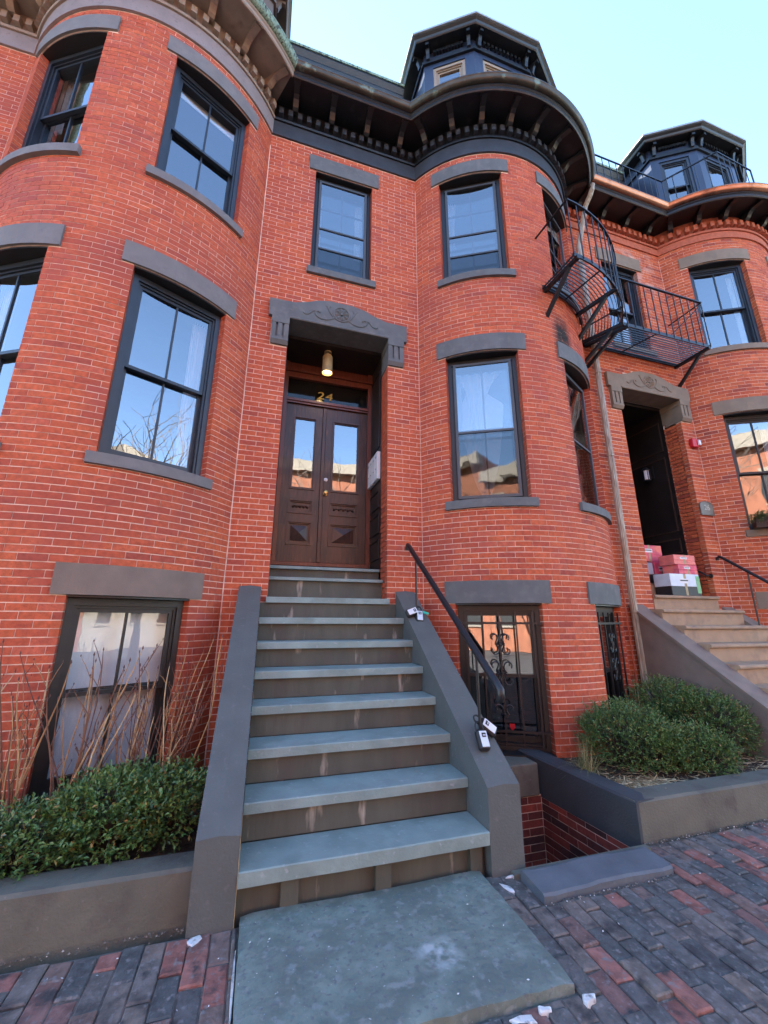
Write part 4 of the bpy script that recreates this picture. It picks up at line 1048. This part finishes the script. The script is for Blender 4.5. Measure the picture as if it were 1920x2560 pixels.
def key_box(label, loc, rot, face='silver_face'):
    t_ = thing('key_lock_box', label, 'key box', loc, 'key boxes on the handrail')
    Mx = Matrix.Translation(loc) @ rot @ Matrix.Scale(1.22, 4)
    def bx_(nm, mt, *a, bev=.008):
        m_ = MB(); m_.bevbox(*a, bev); m_.v = [tuple(Mx @ Vector(v)) for v in m_.v]; return m_.build(nm, mt, t_)
    bx_('body', 'rubber_black', -.036, .036, -.022, .022, -.062, .055, bev=.012)
    bx_('face', face, -.026, .026, -.029, -.023, -.048, .042, bev=.003)
    bx_('dial_cover', 'rubber_black', -.014, .014, -.033, -.0295, .006, .030, bev=.0015)
    bx_('dial', 'box_grey', -.010, .010, -.0355, -.0335, .012, .020, bev=.0008)
    m_ = MB(); m_.tube([(-.024, 0, .05)]+[(-.024*math.cos(a_), 0, .075+.026*math.sin(a_)) for a_ in [math.pi*i/8 for i in range(9)]]+[(.024, 0, .05)], .006, 8)
    m_.v = [tuple(Mx @ Vector(v)) for v in m_.v]; m_.build('shackle', 'rubber_black', t_, smooth=True)
    return t_
E_ = lambda a, b, c_: Matrix.Rotation(R_(c_), 4, 'Z') @ Matrix.Rotation(R_(a), 4, 'X') @ Matrix.Rotation(R_(b), 4, 'Y')
key_box('grey-faced key box hanging lowest at the foot of the handrail', (1.665, -1.735, .715), E_(-30, 4, 5))
key_box('white-faced key box lying tilted against the lower handrail post', (1.755, -1.66, .775), E_(-35, -42, 12), 'white_metal')
key_box('key box lying sideways left of the upper handrail post', (1.615, -.425, 1.655), E_(-25, 70, 0), 'white_metal')
key_box('key box hanging upright on the upper handrail post', (1.69, -.445, 1.61), E_(-25, 5, 0))
gt = thing('key_tag', 'small bright green tag tucked behind the upper key boxes', 'tag', (1.775, -.43, 1.64))
m_ = MB(); m_.bevbox(-.035, .035, -.006, .006, -.016, .016, .004); Mx = Matrix.Translation((1.775, -.43, 1.648)) @ E_(-40, 20, 0); m_.v = [tuple(Mx @ Vector(v)) for v in m_.v]; m_.build('fob', 'green_tag', gt)

# ------------------------------------------------------------------ planters and the area well
def wall_run(parent, name, pts, thick_in, z0, z1, material, bev=.02):
    """low wall along polyline pts (outer edge), coping chamfer on the outer side"""
    inner = offset_poly(pts, thick_in); o1 = offset_poly(pts, bev)
    k_ = len(pts); m_ = MB()
    lines = [(pts, z0), (pts, z1-bev*.7), (o1, z1), (inner, z1-.004), (inner, z0)]
    vs = [(x, y, z) for pl, z in lines for x, y in pl]; n_ = len(lines)
    m_.add(vs, [(i*k_+j, i*k_+j+1, ((i+1) % n_)*k_+j+1, ((i+1) % n_)*k_+j) for i in range(n_) for j in range(k_-1)]+[tuple(i*k_ for i in range(n_)), tuple(i*k_+k_-1 for i in range(n_))])
    return m_.build(name, material, parent)
pl1 = thing('planter', 'low stucco planter wall holding the hedge and bare stems under the shaded basement window', 'planter', (-2, -1.5, 0))
wall_run(pl1, 'planter_wall', [(-5.6, -1.86), (-.238, -1.86)], .19, -.3, .245, 'stucco')
B('soil', 'soil', pl1, -5.6, -.24, -1.68, .3, -.3, .17)
pl2 = thing('planter', 'low stucco planter wall holding round boxwoods beside the sunken area', 'planter', (4, -1.5, 0))
wall_run(pl2, 'planter_wall', [(2.845, -1.905), (5.155, -1.905)], .21, -.3, .25, 'stucco')
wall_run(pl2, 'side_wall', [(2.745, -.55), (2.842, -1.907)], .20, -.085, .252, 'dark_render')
B('wall_footing', 'mortar', pl2, 2.93, 3.05, -1.7, -.5, -1.2, -.09)
soilp = [(2.95, -.6), (3.03, -1.70), (5.15, -1.70), (5.15, .3), (2.6, .3), (2.6, -.6)]
MB().prism(soilp, lambda p, q, t: (p, q, t), -.3, .205).build('soil', 'soil', pl2)
aw = thing('area_well', 'sunken brick-lined area well between the grey stoop and the boxwood planter', 'areaway', (2.3, -1.4, 0))
rp = RearPatch(1.812, 2.80, -.86); spz = LinePatch((2.768, -.86), (2.845, -1.94)); spl = SidePatch(1.812, 1, -1.94, -.86)
bk = brick_courses(rp, -1.2, -.07, [(2.762, 3.2, -2, 1)], 91)+brick_courses(spz, -1.2, -.09, [], 92)+brick_courses(spl, -1.2, -.02, [], 93)
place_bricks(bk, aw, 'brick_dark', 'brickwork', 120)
m_ = MB(); m_.box(1.80, 2.95, -.856, -.60, -1.3, -.064); m_.add([(2.771, -.84, z) for z in (-1.3, -.087)]+[(2.848, -1.94, z) for z in (-1.3, -.087)]+[(2.99, -1.94, z) for z in (-1.3, -.087)]+[(2.99, -.84, z) for z in (-1.3, -.087)], [(0, 2, 3, 1), (1, 3, 5, 7), (2, 4, 5, 3), (4, 6, 7, 5)]); m_.build('mortar_backing', 'mortar', aw)
B('back_wall', 'stucco', aw, 1.813, 2.748, -.875, -.20, -.066, .215, bev=.01)
B('floor', 'sand_bed', aw, 1.7, 3.0, -2.1, -.6, -1.35, -1.20)
B('front_wall', 'stucco', aw, 1.70, 2.83, -2.0, -1.95, -1.3, .0)
ks = MB(); n_ = 12; vs = []
for i in range(n_+1):
    x = 1.735+(2.745-1.735)*i/n_; e = rnd.uniform(-.006, .006)
    for y, z in ((-2.235+e, -.12), (-2.235+e, .004), (-2.222+e, .016), (-2.03, .032), (-2.005+e*.5, .022), (-2.005, -.12)): vs.append((x, y, z+.006*math.sin(x*9)))
ks.add(vs, [(i*6+j, i*6+(j+1) % 6, (i+1)*6+(j+1) % 6, (i+1)*6+j) for i in range(n_) for j in range(6)]+[tuple(range(6)), tuple(n_*6+j for j in range(6))])
tag(ks.build('kerb_stone', 'kerb_stone'), 'rough blue-grey kerb stone at the edge of the sunken area', 'kerb stone')

# ------------------------------------------------------------------ window grilles
def grille(label, mid_deg, W, h0, h1, off=.03):
    a_ = R_(mid_deg); half = R_(15.9); rr = (RAD-.02)*math.cos(half)
    t_ = thing('window_grille', label, 'window bars', (BX[24]+rr*math.sin(a_), CY-rr*math.cos(a_), h0))
    Mx = Matrix.Translation((BX[24]+rr*math.sin(a_), CY-rr*math.cos(a_), 0)) @ Matrix.Rotation(a_, 4, 'Z')
    def put(m_, nm): m_.v = [tuple(Mx @ Vector(v)) for v in m_.v]; return m_.build(nm, 'black_paint', t_)
    x = W/2-.10
    for i in range(5):
        xx = -x+2*x*i/4; m_ = MB(); m_.bar((xx, 0, h0+.06), (xx, 0, h1-.09), .017); put(m_, 'bar')
    for z in (h0+.20, h1-.22):
        m_ = MB(); m_.bar((-W/2+.005, -.004, z), (W/2-.005, -.004, z), .010, .024); put(m_, 'cross_bar')
    for zc, sc in ((h1-.45, 1.2), (h0+.78, 1.35), (h0+.36, 1.1)):
        m_ = MB()
        for sx in (-1, 1):
            for sz in ((1, -1) if sc > 1.1 else (1,)):
                pts = [(sx*.008, 0, zc)]
                for k_ in range(15):
                    u = k_/14; an = -1.2+u*5.0; r_ = .045*sc*(1-.55*u); pts.append((sx*(.055*sc+r_*math.cos(math.pi-an)), -.006, zc+sz*(.055*sc+r_*math.sin(an)*1.1)))
                m_.tube(pts, .0085, 6)
        m_.lathe([(.001, -.02), (.016, -.012), (.016, .012), (.001, .02)], 8, Matrix.Translation((0, -.004, zc)))
        put(m_, 'scroll')
    return t_
_a = R_(-28.1); _M = Matrix.Translation((BX[24]+1.60*math.sin(_a), CY-1.60*math.cos(_a), 0)) @ Matrix.Rotation(_a, 4, 'Z')
MB().prism([(-.028, .47), (.028, .47), (.028, .43), (0, .395), (-.028, .43)], lambda x, z, t: tuple(_M @ Vector((x+.08, t, z))), .070, .073).build('window_sticker', 'alarm_red', H[24])
grille('black scrolled security bars over the basement window beside the handrail', -28.1, .94, .225, 1.76)
grille('narrow-looking black security bars over the basement window by the downspout', 28.1, .94, .225, 1.76)

# ------------------------------------------------------------------ downspout
ds = thing('downspout', 'weathered ribbed copper downspout running down the corner between the two houses', 'downspout', (5.14, -.1, .3))
def ribbed(path, n=12, r=.045):
    m_ = MB(); P = [Vector(p) for p in path]; rings = []
    for i, p in enumerate(P):
        t = (P[min(i+1, len(P)-1)]-P[max(i-1, 0)]).normalized(); u = (Vector((1, 0, 0))-t*t.x).normalized(); v = t.cross(u)
        rings.append([p+(u*math.cos(2*math.pi*j/(2*n))+v*math.sin(2*math.pi*j/(2*n)))*(r if j % 2 else r*.86) for j in range(2*n)])
    k_ = 2*n; m_.add([q for rg_ in rings for q in rg_], [(i*k_+j, i*k_+(j+1) % k_, (i+1)*k_+(j+1) % k_, (i+1)*k_+j) for i in range(len(P)-1) for j in range(k_)])
    return m_
ribbed([(5.14, -.085, .15), (5.14, -.085, 3.0), (5.14, -.085, 5.9), (5.14, -.085, 8.25)]).build('pipe', 'downpipe', ds)
ribbed([(5.14, -.085, 8.25), (5.15, -.10, 8.33), (5.20, -.30, 9.0), (5.215, -.42, 9.12), (5.22, -.47, 9.2), (5.22, -.50, 9.30)]).build('elbow', 'downpipe', ds)
for z in (1.7, 4.1, 5.6, 7.9): MB().lathe([(.05, z-.012), (.055, z-.01), (.055, z+.01), (.05, z+.012)], 16, Matrix.Translation((5.14, -.085, 0))).build('strap', 'downpipe', ds)
MB().tube([(5.03, -.045, .2), (5.03, -.045, 2.2)], .009, 8).build('conduit', 'brick_paint', ds)

# ------------------------------------------------------------------ fire-escape balcony
fe = thing('fire_escape_balcony', 'black iron fire-escape balcony curving round the bow and along the next house', 'balcony', (5, -.4, 6.2))
ZB = 6.19; T0 = R_(3.2)
def bal_pt(s, o):
    """s in metres along the outer line: first round the bow, then along the flat wall"""
    a1 = th_o(o); L1 = (a1-T0)*(RAD+.6)
    if s <= SB: a_ = T0+(a1-T0)*s/SB; return (BX[24]+(RAD+o)*math.sin(a_), CY-(RAD+o)*math.cos(a_))
    x0 = BX[24]+(RAD+o)*math.sin(a1); return (x0+(7.16-x0)*(s-SB)/(SE-SB), -o)
SB = (th_o(.6)-T0)*(RAD+.6); SE = SB+7.16-(BX[24]+(RAD+.6)*math.sin(th_o(.6)))
def bal_line(m_, o, z, w_, h_, s0=0, s1=None, n=26):
    s1 = SE if s1 is None else s1
    ss = sorted({s0+(s1-s0)*i/n for i in range(n+1)} | ({SB} if s0 < SB < s1 else set()))
    pts = [Vector((*bal_pt(s, o), z)) for s in ss]
    for a, b in zip(pts, pts[1:]): m_.bar(a, b+(b-a)*.004, w_, h_)
    return m_
for i in range(13): bal_line(MB(), .05+.53*i/12, ZB+.01, .007, .022).build('floor_bar', 'black_paint', fe)
for o in (.03, .60): bal_line(MB(), o, ZB, .018, .06).build('edge_beam', 'black_paint', fe)
def ray_bar(m_, s, o0, o1, z0, z1, w_, h_):
    a, b = bal_pt(s, o0), bal_pt(s, o1); m_.bar((*a, z0), (*b, z1), w_, h_); return m_
for s in (.06, SB*.53, SB*.985, SB+.10, SE-.05):
    m_ = ray_bar(MB(), s, -.03, .62, ZB-.035, ZB-.035, .045, .05); ray_bar(m_, s, -.03, .46, ZB-.47, ZB-.05, .045, .045); m_.build('bracket', 'black_paint', fe)
for s in (0.004, SB*.28, SB*.78, SB+.75): ray_bar(MB(), s, .03, .60, ZB-.012, ZB-.012, .012, .02).build('cross_bar', 'black_paint', fe)
bal_line(MB(), .615, ZB+.91, .034, .020).build('top_rail', 'black_paint', fe)
n_ = 23
for i in range(n_+1):
    s = SE*i/n_; x, y = bal_pt(s, .612); m_ = MB(); m_.bar((x, y, ZB-.01), (x, y, ZB+.90), .013); m_.build('baluster', 'black_paint', fe)
for s, k_ in ((.0, 1), (SE, 1)):
    ray_bar(MB(), s, -.02, .615, ZB+.91, ZB+.91, .026, .012).build('return_rail', 'black_paint', fe)
    x, y = bal_pt(s, .30); m_ = MB(); m_.bar((x, y, ZB), (x, y, ZB+.90), .010); m_.build('baluster', 'black_paint', fe)
m_ = MB(); a = bal_pt(SE, .6); b = bal_pt(SE-.45, .6); m_.bar((*a, ZB+.87), (b[0], b[1]+.3, ZB+.35), .016); m_.build('stay', 'black_paint', fe)
def roof_rail(label, pts, z0, z1, step=.13):
    t_ = thing('roof_railing', label, 'railing', (*pts[0], z0))
    m_ = MB()
    for a, b in zip(pts, pts[1:]): m_.bar((*a, z1), (*b, z1), .022, .022)
    m_.build('top_rail', 'black_paint', t_)
    for a, b in zip(pts, pts[1:]):
        a, b = Vector(a), Vector(b); k_ = max(1, round((b-a).length/step))
        for i in range(k_): p = a+(b-a)*i/k_; m_ = MB(); m_.bar((p.x, p.y, z0), (p.x, p.y, z1), .011); m_.build('baluster', 'black_paint', t_)
    p = pts[-1]; m_ = MB(); m_.bar((*p, z0), (*p, z1), .02); m_.build('end_post', 'black_paint', t_)
roof_rail('black railing standing on the copper gutter in front of the far dormer', [(5.10, -.47), (7.12, -.47), (7.62, -1.18), (8.6, -1.14)], 9.40, 10.18, .17)
roof_rail('short black railing on the roof edge right of the nearer dormer', [(3.95, -1.02), (4.42, -.98), (4.62, -.50)], 9.39, 10.2, .20)

# ------------------------------------------------------------------ boxes on the far stoop
def carton(label, x0, x1, y0, y1, z0, z1, lower, upper, rot=0):
    t_ = thing('carton', label, 'box', ((x0+x1)/2, (y0+y1)/2, z0), 'delivery boxes in the far porch'); zm = z0+(z1-z0)*.42
    cx_, cy_ = (x0+x1)/2, (y0+y1)/2; Mx = Matrix.Translation((cx_, cy_, 0)) @ Matrix.Rotation(R_(rot), 4, 'Z') @ Matrix.Translation((-cx_, -cy_, 0))
    def put(nm, mt, *a, bev=.004):
        m_ = MB(); m_.bevbox(*a, bev); m_.v = [tuple(Mx @ Vector(v)) for v in m_.v]; return m_.build(nm, mt, t_)
    put('box_body', lower, x0, x1, y0, y1, z0+.001, zm); put('box_top', upper, x0, x1, y0, y1, zm+.0005, z1)
    w_ = x1-x0; put('label_panel', 'white_metal', x0+w_*.30, x0+w_*.62, y0-.002, y0+.01, zm+(z1-zm)*.25, zm+(z1-zm)*.62, bev=.0005)
    put('label_bar', 'box_dark', x0+w_*.33, x0+w_*.59, y0-.0035, y0+.01, zm+(z1-zm)*.42, zm+(z1-zm)*.52, bev=.0003)
    put('tape', 'lamp_tan', x0+w_*.46, x0+w_*.54, y0-.0012, y1+.0012, z0+.004, z1+.001, bev=.0003)
    return put
p_ = carton('pale blue carton with black base, lowest and nearest in the far porch', 6.03, 6.64, -.01, .27, 1.951, 2.285, 'box_dark', 'box_pale')
p_('side_flash', 'box_green', 6.56, 6.643, -.013, .273, 1.99, 2.26)
carton('magenta carton stacked directly on the pale blue one', 6.24, 6.66, .0, .26, 2.287, 2.435, 'box_pink', 'box_pink', 2)
carton('salmon-red carton at the top of the nearest stack of boxes', 6.20, 6.64, .0, .26, 2.437, 2.59, 'box_salmon', 'box_salmon', -1)
carton('grey carton with a black base behind the pale blue one', 5.84, 6.17, .36, .64, 2.17, 2.50, 'box_dark', 'box_grey', -4)
carton('maroon carton standing between the grey and the magenta ones', 6.19, 6.50, .36, .64, 2.17, 2.52, 'box_grey', 'box_pink', 3)
carton('red carton highest in the pile, against the far porch wall', 5.92, 6.44, .38, .64, 2.522, 2.80, 'box_pink', 'box_pink', -3)

# ------------------------------------------------------------------ plants
def leaf(m_, c_, d_, n_, L_, W_, bv):
    s_ = d_.cross(n_).normalized(); n2 = s_.cross(d_)
    m_.add([c_, c_+d_*L_*.5+s_*W_+n2*W_*.35, c_+d_*L_, c_+d_*L_*.5-s_*W_+n2*W_*.35], [(0, 1, 2), (0, 2, 3)], bv)
def boxwood(label, blobs, n, seed, parent_loc, leafL=.022, twigs=40):
    """clipped shrub: sprays of small leaves on the skin and through the depth of a lumpy body"""
    rg = random.Random(seed); t_ = thing('boxwood', label, 'shrub', parent_loc, 'boxwood shrubs')
    m_ = MB(); tw = MB(); tot = sum(b[3]*b[4]*b[5] for b in blobs)
    lump = [(rg.uniform(0, 6), rg.uniform(3, 8), rg.uniform(3, 8), rg.uniform(3, 8)) for _ in range(4)]
    for b in blobs:
        cx_, cy_, cz_, rx, ry, rz_ = b; k_ = int(n*(rx*ry*rz_)/tot)
        for i in range(k_):
            v = Vector((rg.gauss(0, 1), rg.gauss(0, 1), rg.gauss(0, 1))).normalized()
            if v.z < -.55: v.z = -v.z*.4; v.normalize()
            bump = 1+sum(.055*math.sin(p0+p1*v.x*2+p2*v.y*2+p3*v.z*2) for p0, p1, p2, p3 in lump)
            rad = (1-abs(rg.gauss(0, .13)))*bump*(1+(.20*rg.random() if rg.random() < .14 else 0))
            p = Vector((cx_+rx*v.x*rad, cy_+ry*v.y*rad, cz_+rz_*v.z*rad))
            if p.z < .19: continue
            dirn = (v+Vector((rg.gauss(0, .45), rg.gauss(0, .45), rg.gauss(.35, .4)))).normalized()
            tone = min(.92, max(0, rg.gauss(.48, .27)))
            if rg.random() < .02: tone = rg.uniform(.93, 1)
            for j in range(6):                        # a spray of paired leaves
                q = p+dirn*leafL*.55*j; d2 = (dirn+Vector((rg.gauss(0, .7), rg.gauss(0, .7), rg.gauss(0, .5)))).normalized()
                nn = Vector((rg.gauss(0, .5), rg.gauss(0, .5), 1)).normalized()
                if abs(d2.dot(nn)) > .97: continue
                leaf(m_, q, d2, nn, leafL*rg.uniform(.8, 1.25), leafL*.27, min(1, max(0, tone+rg.gauss(0, .1))))
            if i % 14 == 0:
                tw.tube([(cx_+rx*v.x*.2, cy_+ry*v.y*.2, .2), (cx_+rx*v.x*rad*.6, cy_+ry*v.y*rad*.6, (cz_+p.z)/2), tuple(p)], [.006, .004, .002], 4, .2)
    m_.build('leaves', 'leaf', t_, fix=False); tw.build('branches', 'branch', t_, fix=False)
    return t_
boxwood('low spreading boxwood hedge filling the planter left of the grey stoop', [(-.50, -1.36, .36, .24, .27, .19), (-.82, -1.38, .36, .28, .29, .21), (-1.20, -1.44, .29, .30, .26, .15), (-1.60, -1.46, .25, .34, .25, .12), (-2.2, -1.44, .25, .4, .26, .13)], 3400, 3, (-.9, -1.4, .2), leafL=.030)
boxwood('round clipped boxwood nearest the sunken area', [(3.58, -1.20, .44, .44, .38, .31), (3.80, -1.30, .38, .30, .30, .22)], 3000, 4, (3.62, -1.22, .2))
boxwood('small boxwood at the front of the planter between the two larger ones', [(4.20, -1.43, .33, .30, .24, .22)], 1300, 5, (4.22, -1.42, .2))
boxwood('large boxwood beside the sandstone stoop wall', [(4.80, -1.05, .47, .40, .45, .33), (4.72, -.72, .55, .38, .36, .34)], 3400, 6, (4.7, -1, .2))
# bare stems
def bare_shrub(label, x, y, n, seed, spread, hts):
    rg = random.Random(seed); t_ = thing('bare_shrub', label, 'shrub', (x, y, .17), 'leafless shrubs')
    for i in range(n):
        bx_, by_ = x+rg.gauss(0, .05), y+rg.gauss(0, .05); h_ = rg.uniform(*hts); lean = rg.gauss(spread[0], spread[1]); ly = rg.gauss(-.02, .08)
        P = []; k_ = 9; px, py = bx_, by_; w1, w2 = rg.uniform(0, 6), rg.uniform(0, 6)
        for j in range(k_+1):
            u = j/k_; P.append((min(-.27, bx_+lean*h_*u**1.15)+.020*math.sin(w1+u*7)*u, min(-.86, by_+ly*h_*u+.012*math.sin(w2+u*6)*u), .15+h_*u))
        m_ = MB(); r0 = rg.uniform(.0040, .0080); tone = rg.random()
        rad = [r0*(1-.55*j/k_)*(1.25 if j in (3, 6, 8) else 1) for j in range(k_)]+[r0*.3]
        m_.tube(P, rad, 6, tone)
        for j in (4, 6, 8):
            if rg.random() < .55:                     # side twig with a bud
                a = Vector(P[j]); d_ = Vector((rg.choice((-1, 1))*rg.uniform(.3, .8), rg.uniform(-.3, .3), 1)).normalized(); L_ = rg.uniform(.05, .22)
                m_.tube([a, a+d_*L_*.6+Vector((0, 0, .01)), a+d_*L_], [r0*.5, r0*.4, r0*.2], 5, max(0, tone*.6))
                m_.lathe([(.001, 0), (r0*.8, .006), (.001, .018)], 5, Matrix.Translation(a+d_*L_), .05)
        m_.lathe([(r0*.3, -.004), (r0*.9, .008), (.001, .026)], 5, Matrix.Translation(P[-1]), .05)
        m_.build('stem', 'twig', t_, smooth=True, fix=False)
    return t_
bare_shrub('bare twiggy shrub with tan stems at the left picture edge', -1.50, -1.12, 20, 11, (-.04, .16), (.7, 1.32))
bare_shrub('bare twiggy shrub in front of the left side of the shaded basement window', -1.15, -1.10, 20, 12, (.06, .17), (.7, 1.25))
bare_shrub('bare twiggy shrub rising before the middle of the shaded basement window', -.80, -1.10, 20, 13, (.03, .12), (.7, 1.22))
bare_shrub('bare shrub leaning right towards the grey stoop wall', -.62, -1.05, 22, 14, (.20, .12), (.6, 1.30))
bare_shrub('thin bare stems standing farthest left in the planter', -1.95, -1.10, 9, 15, (.02, .14), (.6, 1.2))
def tuft(label, x, y, n, L_, seed, mt, flat=.6):
    rg = random.Random(seed); m_ = MB()
    for i in range(n):
        a_ = rg.uniform(0, 6.283); f_ = rg.uniform(.2, 1)*flat; l = L_*rg.uniform(.5, 1.1); d_ = Vector((math.cos(a_), math.sin(a_), 0)); s_ = Vector((-d_.y, d_.x, 0))
        P = [Vector((x+rg.gauss(0, .03), y+rg.gauss(0, .03), .20))]
        for k_ in range(1, 6): u = k_/5; P.append(P[0]+d_*l*u*f_+Vector((0, 0, max(-.02, l*(u*(1.25-f_)-.75*f_*u*u)))))
        w_ = rg.uniform(.002, .004)
        vs = [p+s_*w_*(1-.18*i_)*q for i_, p in enumerate(P) for q in (-1, 1)]
        m_.add(vs, [(2*k_, 2*k_+1, 2*k_+3, 2*k_+2) for k_ in range(5)], rg.random())
    o = m_.build('grass_tuft', mt, None, fix=False); return tag(o, label, 'grass', 'ornamental grass')
tuft('pale green grass tuft at the planter corner below the barred window', 3.02, -1.22, 220, .40, 21, 'grass_blade', .8)
tuft('dry straw-coloured grass tuft behind the round boxwood', 4.25, -.70, 26, .75, 22, 'straw', .5)
st_ = MB(); rg = random.Random(31)
for i in range(1700):
    x, y = rg.uniform(2.98, 5.1), rg.uniform(-1.70, -.9)
    if rg.random() < .5: x, y = rg.gauss(3.25, .14), rg.gauss(-1.58, .08)
    if y < -1.70 or x < 2.98: continue
    a_ = rg.uniform(0, 6.28); l = rg.uniform(.03, .13); w_ = rg.uniform(.0015, .003); z = .207+rg.random()**2*.03; d_ = Vector((math.cos(a_), math.sin(a_), rg.uniform(-.15, .2))); s_ = Vector((-d_.y, d_.x, 0))
    p = Vector((x, y, z)); st_.add([p-s_*w_, p+s_*w_, p+d_*l+s_*w_+Vector((0, 0, .004)), p+d_*l-s_*w_], [(0, 1, 2, 3)], rg.random())
o = st_.build('straw_mulch', 'straw', None, fix=False); tag(o, 'dry straw and leaf litter over the soil under the boxwoods', 'straw', kind='stuff')
# window box with fir branches on the farther house
wb = thing('window_box', 'black window box spilling fir branches at the right picture edge', 'window box', (7.75, -.72, 2.95))
patch = BowPatch(BX[26]); arc_stone(patch, -R_(43)*RAD, -R_(13)*RAD, 3.003, 3.16, .03, .22).build('box', 'black_paint', wb)
fm_ = MB(); rg = random.Random(41)
for i in range(130):
    u = -R_(rg.uniform(13, 44))*RAD; x, y = patch.P(u, rg.uniform(.06, .2)); p0 = Vector((x, y, 3.15)); ox, oy = patch.P(u, 1.0)
    d_ = (Vector((ox-x, oy-y, 0)).normalized()*rg.uniform(.1, 1)+Vector((rg.gauss(-.25, .6), 0, rg.uniform(-.1, .9)))).normalized(); l = rg.uniform(.15, .36)
    for k_ in range(16):
        u2 = k_/16; q = p0+d_*l*u2+Vector((0, 0, -.28*l*u2*u2*2))
        for s_ in (-1, 1):
            dd_ = (d_*.8+Vector((rg.gauss(0, .6), rg.gauss(0, .6), rg.gauss(-.1, .4)))).normalized()
            leaf(fm_, q, dd_, Vector((0, .3, 1)).normalized(), .06*rg.uniform(.6, 1.1), .004, rg.random())
fm_.build('fir_branches', 'fir', wb, fix=False)

# ------------------------------------------------------------------ the other side of the street (seen in the panes)
def opposite(label, x0, x1, hgt, mt, seed):
    t_ = thing('opposite_house', label, 'house', ((x0+x1)/2, -21, 0), 'houses across the street'); y = -21.0
    B('wall', mt, t_, x0+.01, x1-.01, y-8, y, -.31, hgt); B('roof_cornice', 'far_stone', t_, x0+.02, x1-.02, y+.005, y+.5, hgt-.7, hgt+.1)
    for fl in range(int(hgt/3.3)):
        for i in range(3):
            xx = x0+(x1-x0)*(i+.5)/3; z = 1.2+fl*3.3
            w_ = B('window', 'frame_black', t_, xx-.5, xx+.5, y+.002, y+.05, z, z+1.9); B('lintel', 'far_stone', t_, xx-.6, xx+.6, y+.003, y+.08, z+1.902, z+2.1); B('sill', 'far_stone', t_, xx-.55, xx+.55, y+.003, y+.10, z-.12, z-.002)
for i, (hg, mt, lb) in enumerate([(12.0, 'far_brick', 'brick house across the street, farthest west'), (13.0, 'far_brick', 'taller brick house across the street'), (11.5, 'far_brick', 'brick house with a wide pale cornice across the street'), (12.4, 'far_brick', 'brick house across the street opposite the stoop'), (11.8, 'far_brick', 'brick house across the street facing the fire escape'), (12.5, 'far_stone', 'pale house across the street farthest east')]):
    opposite(lb, -21+7*i, -14+7*i, hg, mt, i)
def bare_tree(label, x, y, hgt, seed):
    rg = random.Random(seed); t_ = thing('bare_tree', label, 'tree', (x, y, -.1), 'street trees'); tk, cr = MB(), MB()
    def grow(m_, p, d_, l, r, lev):
        P = [p]; dd_ = d_.copy()
        for k_ in range(4): dd_ = (dd_+Vector((rg.gauss(0, .13), rg.gauss(0, .13), rg.gauss(.04, .08)))).normalized(); P.append(P[-1]+dd_*l/4)
        m_.tube(P, [r*(1-.10*k_) for k_ in range(5)], 6 if lev < 2 else 3)
        if lev >= 5: return
        for k_ in range(3 if lev < 4 else 2):
            nd = (dd_+Vector((rg.gauss(0, .55), rg.gauss(0, .55), rg.gauss(.1, .35)))).normalized(); q = P[4] if k_ < 2 else P[2+rg.randint(0, 1)]
            grow(cr, q, nd, l*rg.uniform(.62, .85), r*.58, lev+1)
    grow(tk, Vector((x, y, -.2)), Vector((0, 0, 1)), hgt*.30, .16, 0)
    tk.build('trunk', 'bark', t_, smooth=True, fix=False); cr.build('crown', 'bark', t_, fix=False)
for i, (x, y, hg) in enumerate([(-8.5, -9.4, 9), (3.4, -9.6, 9.5), (7.0, -9.3, 10.5), (-4.8, -17.6, 13)]):
    bare_tree(['bare street tree west of the stoop', 'bare street tree by the kerb opposite the wooden doors', 'bare street tree by the kerb near the fire escape', 'bare tree in front of the pale-corniced house across the street'][i], x, y, hg, 50+i)
